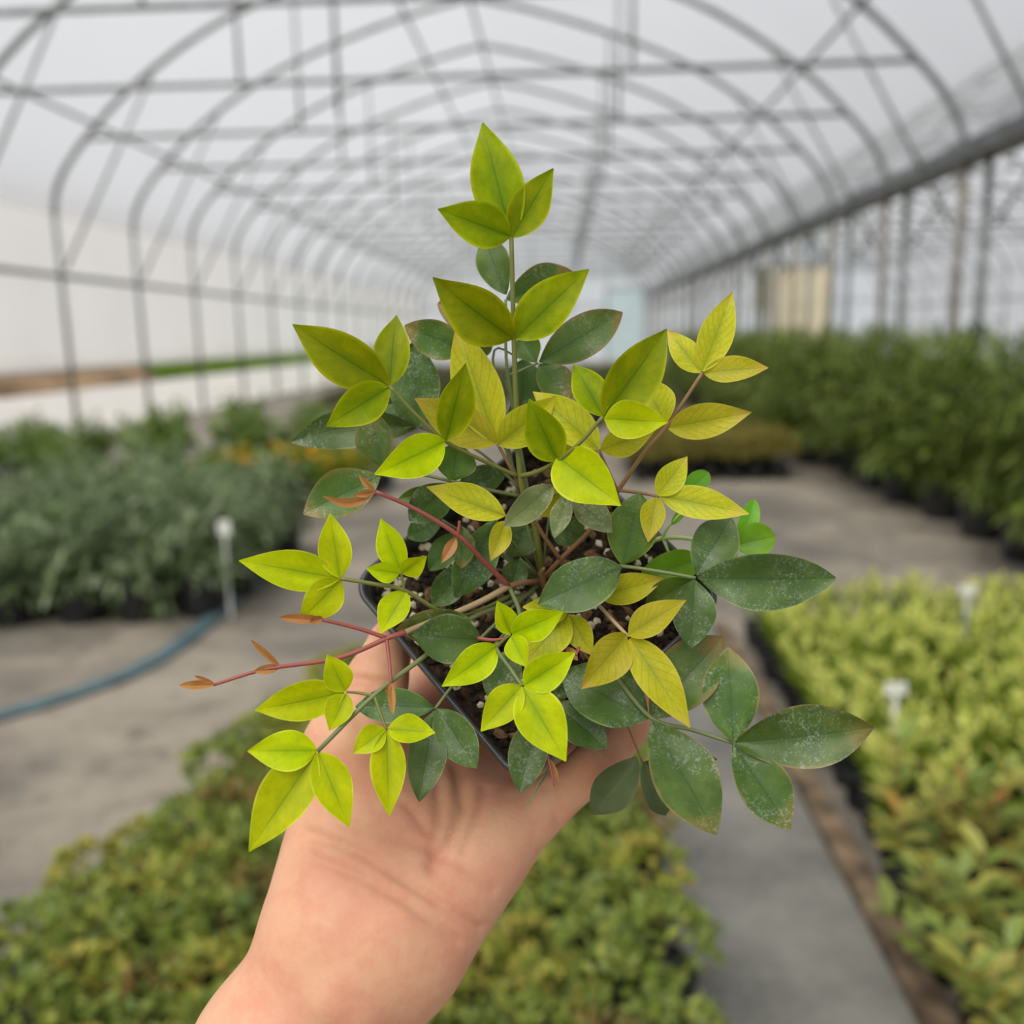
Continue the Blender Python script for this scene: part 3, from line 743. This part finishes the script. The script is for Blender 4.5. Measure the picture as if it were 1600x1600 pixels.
# right lime spray
s = stalk(plant, [(812, 744, 335), (838, 738, 327), (872, 720, 318), (908, 690, 312), (942, 651, 308)], 'g', 1.3, .9)
for l_ in [(871, 720, 827, 625, 62, 'O', 318, 308), (872, 714, 966, 787, 84, 'L', 318, 300), (943, 651, 1043, 514, 80, 'O', 308, 305),
           (942, 650, 897, 567, 54, 'O', 308, 312), (944, 654, 1042, 660, 60, 'L', 308, 298)]: leaf(s, *l_)
# brown-stalked yellow spray on the right
s = stalk(plant, [(848, 905, 354), (876, 874, 345), (928, 822, 337), (966, 766, 330), (1008, 706, 325), (1042, 666, 322), (1098, 582, 318)], 'b', 1.5, .9)
for l_ in [(1040, 662, 1004, 590, 62, 'Y', 322, 326), (1044, 668, 1174, 645, 55, 'Y', 322, 312), (1095, 582, 1043, 515, 42, 'Y', 318, 322),
           (1097, 580, 1146, 455, 53, 'Y', 318, 314), (1100, 583, 1200, 573, 41, 'Y', 318, 310)]: leaf(s, *l_)
s = stalk(plant, [(965, 767, 330), (950, 735, 326), (936, 703, 322)], 'b', .9, .7)
for l_ in [(935, 702, 833, 610, 62, 'Y', 322, 325), (935, 705, 868, 720, 44, 'Y', 322, 324), (939, 703, 1024, 672, 46, 'Y', 322, 315)]: leaf(s, *l_)
s = stalk(plant, [(966, 766, 330), (1000, 770, 325), (1030, 776, 322)], 'b', .9, .7)
for l_ in [(1027, 774, 1074, 713, 43, 'Y', 322, 320), (1032, 775, 1170, 802, 51, 'Y', 322, 312), (1025, 777, 1013, 846, 39, 'Y', 322, 316)]: leaf(s, *l_)
# small leaves in the heart of the plant
s = stalk(plant, [(876, 874, 345), (850, 838, 338), (832, 810, 334), (812, 806, 328), (788, 806, 324)], 'b', 1.2, .7)
for l_ in [(788, 806, 667, 760, 52, 'Y', 324, 317), (790, 814, 768, 876, 35, 'Y', 323, 317)]: leaf(s, *l_)
s = stalk(plant, [(832, 812, 336), (850, 785, 330), (880, 766, 326)], 'd', .9, .6)
for l_ in [(864, 758, 790, 822, 46, 'P', 325, 316), (885, 765, 838, 808, 42, 'Y', 329, 326), (886, 775, 867, 838, 33, 'P', 323, 314), (896, 778, 956, 830, 46, 'P', 327, 318), (905, 740, 925, 800, 40, 'Y', 332, 330)]: leaf(s, *l_)
s = stalk(plant, [(852, 903, 354), (885, 888, 342), (930, 884, 332), (975, 885, 323), (1030, 893, 318), (1087, 903, 316)], 'd', 1.1, .8)
for l_ in [(973, 883, 1000, 770, 76, 'G', 324, 322), (971, 887, 843, 941, 80, 'D', 322, 311), (1088, 899, 1144, 806, 70, 'D', 316, 323),
           (1090, 903, 1308, 907, 88, 'D', 316, 307), (1086, 905, 1080, 1012, 66, 'D', 316, 310), (1082, 905, 1008, 948, 48, 'G', 320, 328)]: leaf(s, *l_)
leaf(s, 936, 930, 1038, 905, 48, 'Y', 330, 321)
# yellow trifoliate sprays over the soil
s = stalk(plant, [(855, 903, 354), (890, 905, 341), (930, 940, 326), (958, 970, 318), (982, 995, 313)], 'p', 1.1, .9)
for l_ in [(981, 992, 1070, 937, 48, 'Y', 313, 305), (979, 992, 909, 1076, 62, 'Y', 313, 303), (985, 997, 1078, 1136, 62, 'Y', 313, 299)]: leaf(s, *l_)
s = stalk(plant, [(852, 908, 354), (872, 935, 334), (888, 959, 322)], 'b', .9, .7)
for l_ in [(887, 956, 818, 948, 44, 'Y', 322, 318), (887, 960, 820, 1036, 66, 'Y', 322, 317), (890, 961, 925, 1024, 42, 'Y', 322, 318)]: leaf(s, *l_)
# front lime spray
s = stalk(plant, [(795, 915, 338), (812, 962, 328), (790, 996, 317), (776, 1012, 312), (797, 1044, 305), (816, 1072, 300)], 'd', 1.2, .8)
for l_ in [(776, 1010, 693, 1072, 54, 'L', 312, 302), (818, 1071, 898, 1021, 56, 'L', 300, 296), (815, 1072, 752, 1142, 54, 'L', 300, 293), (817, 1074, 883, 1188, 76, 'L', 300, 288)]: leaf(s, *l_)
s = stalk(plant, [(776, 1012, 312), (786, 1001, 310), (798, 992, 308)], 'g', .8, .6)
for l_ in [(798, 991, 778, 940, 36, 'L', 308, 303), (800, 990, 880, 957, 50, 'L', 308, 301), (799, 994, 822, 1042, 38, 'L', 308, 302)]: leaf(s, *l_)
# dark leaves around the crown
s = stalk(plant, [(848, 908, 356), (800, 950, 340), (748, 1000, 323)], 'd', 1.0, .8)
for l_ in [(750, 1000, 644, 992, 76, 'D', 323, 313), (738, 970, 620, 984, 54, 'B', 327, 318), (806, 1018, 762, 1088, 62, 'D', 326, 322)]: leaf(s, *l_)
for bx, by, tx, ty, w, m_, db, dt in [(775, 812, 712, 936, 62, 'D', 336, 338), (732, 880, 675, 948, 48, 'D', 340, 342), (720, 832, 670, 892, 42, 'D', 344, 344),
        (722, 824, 722, 888, 38, 'B', 334, 332), (812, 872, 798, 918, 40, 'D', 345, 345), (822, 816, 800, 872, 52, 'D', 344, 346), (858, 806, 914, 848, 48, 'D', 340, 344), (690, 812, 636, 840, 40, 'D', 346, 352)]:
    s = stalk(plant, [(846, 905, 356), ((846 + bx) / 2, (905 + by) / 2, 346), (bx, by, db)], 'd', .8, .5); leaf(s, bx, by, tx, ty, w, m_, db, dt)
s = stalk(plant, [(852, 908, 357), (905, 985, 336), (957, 1050, 317), (1018, 1122, 311), (1080, 1140, 309), (1146, 1161, 308)], 'd', 1.4, .9)
for l_ in [(1014, 1122, 878, 1052, 98, 'D', 312, 318), (1016, 1122, 1131, 993, 92, 'B', 313, 320), (1019, 1126, 1121, 1304, 98, 'E', 309, 295),
           (1146, 1159, 1138, 1011, 86, 'E', 308, 314), (1149, 1161, 1367, 1139, 94, 'E', 308, 299), (1147, 1164, 1236, 1296, 78, 'E', 308, 297)]: leaf(s, *l_, curl=.08)
s = stalk(plant, [(857, 912, 357), (900, 1000, 338), (945, 1066, 321), (980, 1135, 321), (1004, 1192, 326)], 'b', .8, .5)
for l_ in [(996, 1185, 925, 1275, 62, 'K', 325, 330), (1006, 1190, 1044, 1277, 50, 'K', 326, 331), (1008, 1190, 1123, 1187, 30, 'G', 327, 336)]: leaf(s, *l_)
s = stalk(plant, [(850, 912, 357), (850, 1030, 334), (862, 1098, 322)], 'd', .9, .6)
for l_ in [(864, 1098, 949, 1168, 62, 'D', 321, 314), (842, 1120, 812, 1237, 60, 'D', 318, 306), (868, 1090, 900, 1040, 46, 'D', 324, 328)]: leaf(s, *l_)
s = stalk(plant, [(846, 912, 357), (780, 1000, 340), (720, 1056, 326), (680, 1107, 317)], 'd', .9, .7)
for l_ in [(678, 1106, 553, 1102, 54, 'D', 317, 320), (683, 1107, 744, 1200, 60, 'D', 317, 308), (679, 1110, 655, 1252, 60, 'D', 317, 302)]: leaf(s, *l_)
# left lime sprays
s = stalk(plant, [(848, 918, 357), (790, 945, 341), (735, 967, 330), (668, 1022, 317), (584, 1087, 304), (496, 1174, 298)], 'd', 1.5, 1.0)
for l_ in [(495, 1173, 387, 1173, 62, 'L', 298, 292), (494, 1177, 388, 1331, 80, 'L', 298, 286), (498, 1176, 545, 1292, 60, 'L', 298, 290)]: leaf(s, *l_)
s = stalk(plant, [(584, 1087, 304), (562, 1083, 304), (541, 1081, 303)], 'g', .8, .6)
for l_ in [(540, 1080, 512, 1023, 45, 'L', 303, 300), (538, 1082, 398, 1111, 61, 'L', 303, 296), (542, 1084, 515, 1141, 44, 'L', 303, 298)]: leaf(s, *l_)
s = stalk(plant, [(585, 1088, 304), (594, 1113, 302), (604, 1140, 300)], 'g', .8, .6)
for l_ in [(602, 1139, 552, 1177, 42, 'L', 300, 296), (606, 1139, 680, 1145, 44, 'L', 300, 297), (604, 1142, 608, 1275, 55, 'L', 300, 291)]: leaf(s, *l_)
s = stalk(plant, [(800, 930, 345), (735, 960, 332), (690, 956, 325), (631, 922, 318), (582, 912, 314), (531, 904, 312)], 'g', 1.2, .9)
for l_ in [(530, 904, 373, 876, 62, 'L', 312, 304), (531, 903, 516, 802, 51, 'L', 312, 312), (533, 906, 468, 972, 57, 'L', 312, 306), (634, 925, 594, 990, 47, 'L', 318, 311)]: leaf(s, *l_)
s = stalk(plant, [(631, 922, 318), (629, 908, 317), (627, 895, 316)], 'g', .8, .6)
for l_ in [(627, 894, 594, 810, 45, 'L', 316, 314), (625, 896, 573, 889, 33, 'L', 316, 311), (628, 895, 666, 870, 33, 'L', 316, 311)]: leaf(s, *l_)
# red new shoots
stalk(plant, [(846, 908, 355), (822, 910, 344), (795, 916, 337)], 'b', 1.6, 1.5, 'red_shoot')
s = stalk(plant, [(795, 916, 337), (755, 876, 329), (715, 836, 322), (650, 796, 316), (587, 768, 312)], 'r', 1.5, .9, 'red_shoot')
for l_ in [(587, 768, 504, 775, 15, 'R', 312, 307), (586, 767, 560, 743, 10, 'R', 312, 310), (586, 769, 552, 774, 12, 'R', 312, 308)]: leaf(s, *l_, kind='na', bend=(-.35 if l_[2] == 504 else 0), curl=0, name='bud_leaf')
s = stalk(plant, [(715, 836, 322), (717, 826, 321), (718, 814, 320)], 'r', 1.0, .7, 'red_shoot'); leaf(s, 713, 840, 690, 879, 18, 'R', 321, 317, kind='na', name='bud_leaf')
stalk(plant, [(795, 916, 337), (755, 938, 332), (715, 956, 326), (665, 975, 319), (630, 989, 315)], 'p', 1.7, 1.5, 'red_shoot')
s = stalk(plant, [(632, 988, 315), (618, 993, 313), (603, 998, 312), (530, 1028, 308), (437, 1042, 304), (397, 1050, 302), (334, 1070, 300)], 'r', 1.5, .8, 'red_shoot')
for l_ in [(335, 1070, 280, 1071, 14, 'R', 300, 297), (334, 1068, 304, 1056, 7, 'R', 300, 299), (437, 1041, 392, 1000, 10, 'R', 304, 301), (436, 1043, 397, 1049, 15, 'R', 304, 301)]: leaf(s, *l_, kind='bu', curl=0, fold=.5, roll=0, name='bud_leaf')
s = stalk(plant, [(604, 997, 312), (560, 982, 310), (503, 968, 307)], 'r', 1.1, .9, 'red_shoot')
for l_ in [(506, 969, 436, 965, 15, 'R', 307, 304), (504, 966, 484, 972, 13, 'R', 306, 304)]: leaf(s, *l_, kind='bu', curl=0, fold=.5, roll=0, name='bud_leaf')
s = stalk(plant, [(604, 998, 312), (608, 1030, 309), (611, 1068, 305)], 'r', .9, .7, 'red_shoot')
for l_ in [(611, 1066, 614, 1116, 12, 'R', 305, 301), (610, 1070, 603, 1082, 8, 'R', 305, 303)]: leaf(s, *l_, kind='bu', curl=0, fold=.5, roll=0, name='bud_leaf')
s = stalk(plant, [(850, 918, 355), (848, 905, 350), (845, 896, 347), (850, 888, 344)], 'b', 2.2, 1.0, 'crown')
s = stalk(plant, [(747, 997, 318), (768, 1000, 315), (790, 998, 312)], 'r', 1.0, .6, 'dry_sheath')
s = stalk(plant, [(846, 1150, 316), (858, 1190, 308), (866, 1228, 304)], 'r', .7, .4, 'dry_sheath'); leaf(s, 858, 1185, 874, 1222, 8, 'R', 309, 305, kind='na', name='bud_leaf')
s = stalk(plant, [(898, 1020, 318), (905, 1012, 316), (900, 1024, 314)], 'r', .8, .5, 'dry_sheath'); leaf(s, 885, 1012, 903, 1032, 14, 'R', 318, 315, kind='na', name='bud_leaf')
s = stalk(plant, [(872, 1185, 318), (846, 1222, 312), (819, 1262, 306)], 'd', .5, .25, 'grass_blade')
s = stalk(plant, [(874, 1180, 318), (850, 1210, 310), (826, 1256, 303)], 'd', .4, .2, 'grass_blade')
# weed seedling in the same pot
weed = empty('weed_seedling', PM @ Vector((.044, -.02, -.008)))
tag(weed, 'soft bright green weed growing at the rim of the black pot', 'weed')
s = stalk(weed, [(1012, 850, 352), (1030, 842, 348), (1060, 840, 343), (1100, 845, 338), (1150, 850, 335)], 'w', 1.4, .8, 'weed_stalk')
for l_ in [(1092, 872, 1000, 908, 54, 'W', 340, 335), (1150, 852, 1212, 838, 52, 'W', 335, 333), (1158, 846, 1180, 780, 30, 'W', 336, 338), (1150, 848, 1120, 868, 40, 'W', 334, 336)]: leaf(s, *l_, kind='wd')
s = stalk(weed, [(1034, 842, 347), (1045, 822, 344), (1070, 795, 342), (1085, 765, 342)], 'w', .9, .6, 'weed_stalk')
leaf(s, 1072, 768, 1108, 738, 32, 'W', 342, 342, kind='wd'); leaf(s, 1050, 820, 1078, 785, 14, 'W', 343, 342, kind='wd')
s = stalk(weed, [(1036, 842, 347), (1042, 856, 346), (1047, 870, 346)], 'w', .9, .6, 'weed_stalk')

# ------------------------------------------------------------------ variegated plants at lower right, leaf by leaf
near_mats = [leaf_mat('golden_variegated_leaf', lin(166, 164, 70), lin(186, 180, 92), lin(196, 182, 100), lin(120, 134, 50), vein=.2),
             leaf_mat('fresh_green_leaf', lin(124, 142, 62), lin(148, 162, 78), lin(172, 180, 96), lin(108, 128, 46)),
             leaf_mat('orange_bronze_leaf', lin(188, 140, 66), lin(204, 168, 84), lin(190, 132, 70), lin(156, 112, 54))]
nr = random.Random(21)
near_leaf = [[leaf_mesh(.098, .038, nr, 'el', nu=7, nv=4, mat=mm) for q in range(3)] for mm in near_mats]
def near_plant(x, y, h, lb, wts, n_stem=5, lean=0.0):
    e = empty('variegated_pot_plant', (x, y, 0)); tag(e, lb, 'potted plant')
    local_child('pot', pot_f, e)
    for s_ in range(n_stem):
        a = nr.uniform(0, 6.28); q_ = nr.uniform(.02, .13); top = Vector((math.cos(a) * q_ - lean, math.sin(a) * q_, h * nr.uniform(.62, 1)))
        b0 = Vector((math.cos(a) * .03, math.sin(a) * .03, .11)); pts = [b0.lerp(top, t) + Vector((math.cos(a), math.sin(a), 0)) * .02 * math.sin(t * 3) for t in (0, .25, .5, .75, 1)]
        B = MB(); B.tube(pts, [.0025, .0023, .002, .0018, .0013], 6); st_ = local_child('stem', B.me('stem', SM['b'], True), e)
        nlv = 6
        for i in range(nlv):
            t = .08 + .92 * i / (nlv - 1); p = b0.lerp(top, t) + Vector((math.cos(a), math.sin(a), 0)) * .02 * math.sin(t * 3)
            for sd in (0, 1):
                an = a + i * 1.57 + sd * math.pi + nr.uniform(-.3, .3); d = Vector((math.cos(an), math.sin(an), .25 + .6 * t ** 3))
                M, L = frame(p, p + d * .05, nr.uniform(-.3, .3), Vector((0, 0, 1)))
                mi = nr.choices((0, 1, 2), wts)[0]
                o = local_child('leaf', near_leaf[mi][nr.randrange(3)], st_); o.matrix_basis = M @ Matrix.Scale(nr.uniform(.75, 1.2) * (1 - .3 * t), 4)
for x_, y_, zt, lean, lb, wts in ((.80, 1.95, .38, .02, 'variegated plant with golden upright tip in a black pot by the lime block', (6, 3, 1)),
                            (1.00, 1.96, .36, 0, 'variegated plant with orange-bronze leaves in a black pot by the lime block', (5, 3, 3)),
                            (1.20, 1.97, .40, 0, 'tall variegated plant with bronze and green leaves in a black pot by the lime block', (3, 6, 3)),
                            (.80, 1.74, .25, .06, 'short yellow-green variegated plant in a black pot next to the timber edging', (4, 6, 0)),
                            (1.00, 1.75, .34, .02, 'bushy green and gold variegated plant in a black pot between its taller neighbours', (4, 6, 1)),
                            (1.20, 1.76, .38, 0, 'green variegated plant with few golden leaves in a black pot far from the walkway', (2, 8, 2)),
                            (.80, 1.53, .25, .1, 'low pale green variegated plant in a black pot leaning over the timber edging', (3, 7, 0)),
                            (1.00, 1.54, .34, .02, 'golden bushy variegated plant in a black pot amid greener ones', (7, 3, 1)),
                            (.80, 1.32, .27, .1, 'yellow-flecked variegated plant in a black pot leaning over the walkway', (6, 5, 0)),
                            (1.00, 1.33, .34, 0, 'mixed green and bronze variegated plant in a black pot at the block end', (3, 5, 3))):
    near_plant(x_, y_, zt, lb, wts, 5, lean)

# ------------------------------------------------------------------ the hand
def cam_pt(x, y, d): return np.array([(x - 800) / F * d, (y - 800) / F * d, d])
def build_hand():
    prim = []
    def cone(a, b, k=.010): prim.append((cam_pt(*a[:3]) if len(a) == 4 else np.array(a[1]), cam_pt(*b[:3]) if len(b) == 4 else np.array(b[1]), a[-1] if len(a) == 4 else a[2], b[-1] if len(b) == 4 else b[2], k))
    WL, WR = (546, 1432, .337, .0238), (614, 1466, .340, .0215)
    AL, AR = (428, 1650, .330, .0272), (492, 1684, .335, .0245)
    EL = ('abs', (-.188, .40, .308), .040)
    T0, H0 = (570, 1318, .350, .0232), (714, 1346, .352, .0195)
    TM, TI, TT = (548, 1172, .352, .0142), (588, 1066, .360, .0118), (612, 1000, .374, .0092)
    I0, M0, R0, P0 = (682, 1135, .415, .0125), (738, 1190, .412, .0125), (798, 1240, .398, .0118), (845, 1264, .364, .0102)
    cone(EL, AL, .012); cone(EL, AR, .012); cone(AL, WL, .012); cone(AR, WR, .012)
    cone(WL, T0, .018); cone(T0, TM, .016); cone(TM, TI, .006); cone(TI, TT, .004)
    cone((590, 1450, .345, .021), (690, 1250, .392, .015), .02)
    cone(WL, I0, .016); cone((590, 1450, .345, .02), M0, .016); cone(WR, R0, .016); cone(WR, H0, .018); cone(H0, P0, .016); cone(T0, I0, .016)
    cone((640, 1330, .372, .016), (760, 1300, .376, .015), .02)
    cone(TM, (640, 1150, .395, .010), .016); cone((600, 1160, .378, .013), (655, 1085, .420, .014), .012); cone((655, 1085, .420, .014), (742, 1048, .448, .011), .010)
    for pts in ([P0, (938, 1188, .352, .0088), (982, 1132, .358, .0080), (992, 1082, .366, .0072)],
                [R0, (915, 1178, .412, .0095), (975, 1090, .425, .0085), (985, 1030, .424, .0075)],
                [M0, (830, 1140, .450, .0098), (905, 1080, .461, .0088), (955, 1030, .456, .0078)],
                [I0, (742, 1048, .452, .0098), (800, 985, .462, .0088), (850, 945, .457, .0078)]):
        for a, b in zip(pts, pts[1:]): cone(a, b, .005)
    # wrist tendons, faint
    cone((520, 1560, .311, .0032), (602, 1440, .317, .0028), .012); cone((560, 1590, .314, .003), (630, 1450, .320, .0026), .012)
    vx = .0018
    lo = np.array([-.24, .02, .255]); hi = np.array([.085, .455, .485]); n = np.ceil((hi - lo) / vx).astype(int)
    ax = [lo[i] + vx * np.arange(n[i]) for i in range(3)]
    D = np.full(n, .03, np.float32)
    for a, b, r0, r1, k in prim:
        m_ = max(r0, r1) + .03
        i0 = np.maximum(((np.minimum(a, b) - m_ - lo) / vx).astype(int), 0); i1 = np.minimum(((np.maximum(a, b) + m_ - lo) / vx).astype(int) + 1, n)
        X, Y_, Z = np.meshgrid(*[ax[i][i0[i]:i1[i]] for i in range(3)], indexing='ij')
        ba = b - a; L2 = ba @ ba
        t = np.clip(((X - a[0]) * ba[0] + (Y_ - a[1]) * ba[1] + (Z - a[2]) * ba[2]) / L2, 0, 1)
        d = np.sqrt((X - a[0] - t * ba[0]) ** 2 + (Y_ - a[1] - t * ba[1]) ** 2 + (Z - a[2] - t * ba[2]) ** 2) - (r0 + (r1 - r0) * t)
        sub = D[i0[0]:i1[0], i0[1]:i1[1], i0[2]:i1[2]]
        h = np.maximum(k - np.abs(sub - d), 0) / k
        D[i0[0]:i1[0], i0[1]:i1[1], i0[2]:i1[2]] = np.minimum(np.minimum(sub, d) - h * h * k * .25, .03)
    # surface nets
    s = D < 0; c = np.zeros(np.array(D.shape) - 1, np.int8)
    for dx in (0, 1):
        for dy in (0, 1):
            for dz in (0, 1): c += s[dx:dx + c.shape[0], dy:dy + c.shape[1], dz:dz + c.shape[2]]
    act = (c > 0) & (c < 8); idx = np.argwhere(act); num = np.full(c.shape, -1, np.int64); num[act] = np.arange(len(idx))
    acc = np.zeros((len(idx), 3)); cnt = np.zeros(len(idx))
    cor = [(x, y, z) for x in (0, 1) for y in (0, 1) for z in (0, 1)]
    for p in cor:
        for q in cor:
            if sum(abs(np.subtract(p, q))) == 1 and p < q:
                a = D[idx[:, 0] + p[0], idx[:, 1] + p[1], idx[:, 2] + p[2]]; b = D[idx[:, 0] + q[0], idx[:, 1] + q[1], idx[:, 2] + q[2]]
                ok = (a < 0) != (b < 0); t = np.where(ok, a / np.where(ok, a - b, 1), 0)
                acc += np.where(ok[:, None], np.array(p) + t[:, None] * (np.array(q) - np.array(p)), 0); cnt += ok
    vt = lo + (idx + acc / cnt[:, None]) * vx
    faces = []
    for axn in range(3):
        u, w = [(1, 2), (2, 0), (0, 1)][axn]
        A = np.moveaxis(s, axn, 0); dif = A[:-1] != A[1:]; q = np.argwhere(dif)
        full = np.zeros_like(q); full[:, axn] = q[:, 0]; others = [i for i in range(3) if i != axn]; full[:, others[0]] = q[:, 1]; full[:, others[1]] = q[:, 2]
        ok = (full[:, u] > 0) & (full[:, w] > 0) & (full[:, u] < c.shape[u]) & (full[:, w] < c.shape[w]); full = full[ok]
        ins = s[full[:, 0], full[:, 1], full[:, 2]]
        eu = np.eye(3, dtype=int)[u]; ew = np.eye(3, dtype=int)[w]
        g_ = lambda o: num[o[:, 0], o[:, 1], o[:, 2]]
        quad = np.stack([g_(full - eu - ew), g_(full - ew), g_(full), g_(full - eu)], 1)
        quad[~ins] = quad[~ins][:, ::-1]; faces.append(quad)
    faces = np.concatenate(faces); faces = faces[(faces >= 0).all(1)]
    # light smoothing
    E_ = np.concatenate([faces[:, [0, 1]], faces[:, [1, 2]], faces[:, [2, 3]], faces[:, [3, 0]]])
    for it in range(6):
        sm = np.zeros_like(vt); ct = np.zeros(len(vt)); np.add.at(sm, E_[:, 0], vt[E_[:, 1]]); np.add.at(ct, E_[:, 0], 1); np.add.at(sm, E_[:, 1], vt[E_[:, 0]]); np.add.at(ct, E_[:, 1], 1)
        vt = vt * .5 + .5 * sm / ct[:, None]
    # skin creases on the palm side: push vertices in along pixel paths
    uvp = vt[:, :2] / vt[:, 2:] * F + 800; front = np.ones(len(vt), bool)
    nrm = np.zeros_like(vt); e1 = vt[faces[:, 1]] - vt[faces[:, 0]]; e2 = vt[faces[:, 3]] - vt[faces[:, 0]]; fnv = np.cross(e1, e2)
    for j in range(4): np.add.at(nrm, faces[:, j], fnv)
    nrm /= np.linalg.norm(nrm, axis=1)[:, None] + 1e-12
    if (nrm[:, 2] * (vt[:, 2] - vt[:, 2].mean())).mean() < 0: pass
    front = nrm[:, 2] < 0
    for path, dep, wid in (([(478, 1300), (560, 1330), (640, 1380), (700, 1420), (750, 1450)], .0018, 8), ([(520, 1280), (590, 1300), (660, 1322), (720, 1350), (770, 1390)], .0011, 8),
                           ([(488, 1340), (570, 1372), (640, 1412), (715, 1470)], .0014, 8), ([(716, 1200), (724, 1260), (704, 1315), (676, 1352)], .0026, 11), ([(684, 1220), (688, 1280), (676, 1330)], .0016, 9),
                           ([(760, 1220), (745, 1280), (725, 1330)], .0014, 9), ([(535, 1058), (570, 1062), (610, 1068)], .0014, 7), ([(528, 1085), (565, 1092), (605, 1096)], .0009, 7), ([(560, 1130), (600, 1160), (640, 1190)], .001, 9),
                           ([(935, 1160), (948, 1190), (962, 1212)], .0013, 7), ([(858, 1230), (868, 1262), (872, 1290)], .0018, 8), ([(600, 1230), (640, 1260), (668, 1300)], .0009, 8)):
        d = np.full(len(vt), 1e9)
        for a, b in zip(path, path[1:]):
            a = np.array(a, float); b = np.array(b, float); ba = b - a; t = np.clip(((uvp - a) @ ba) / (ba @ ba), 0, 1); d = np.minimum(d, np.linalg.norm(uvp - a - t[:, None] * ba, axis=1))
        k_ = np.where(front, np.exp(-(d / wid) ** 2) * dep, 0); vt = vt - nrm * k_[:, None]
    wv = [tuple(c2w(p)) for p in vt]
    return wv, [tuple(int(i) for i in q) for q in faces[:, ::-1]]
hv_, hf_ = build_hand()
m = N('skin'); tc = m.n('TexCoord'); v_ = tc.outputs['Object']
n1 = m.noise(v_, 45, 5, .65); n2 = m.noise(v_, 350, 3); n3 = m.noise(v_, 70, 3)
sk = m.mix(m.step(n1, .35, .65), lin(222, 170, 136), lin(216, 152, 124)); sk = m.mix(m.math('MULTIPLY', m.step(n3, .45, .7), .3), sk, lin(230, 182, 152))
p_ = m.pr(sk, .5, .35); p_.inputs['Subsurface Weight'].default_value = .2; p_.inputs['Subsurface Radius'].default_value = (.01, .004, .002); p_.inputs['Subsurface Scale'].default_value = .6
bp = m.n('Bump'); bp.inputs['Strength'].default_value = .3; bp.inputs['Distance'].default_value = .0006; m.l(n2, bp.inputs['Height']); m.l(bp.outputs[0], p_.inputs['Normal'])
M_skin = m.done(p_.outputs[0])
tag(obj('person', mesh('person', hv_, hf_, M_skin, True)), 'bare forearm and open hand cradling the black pot from below', 'person')
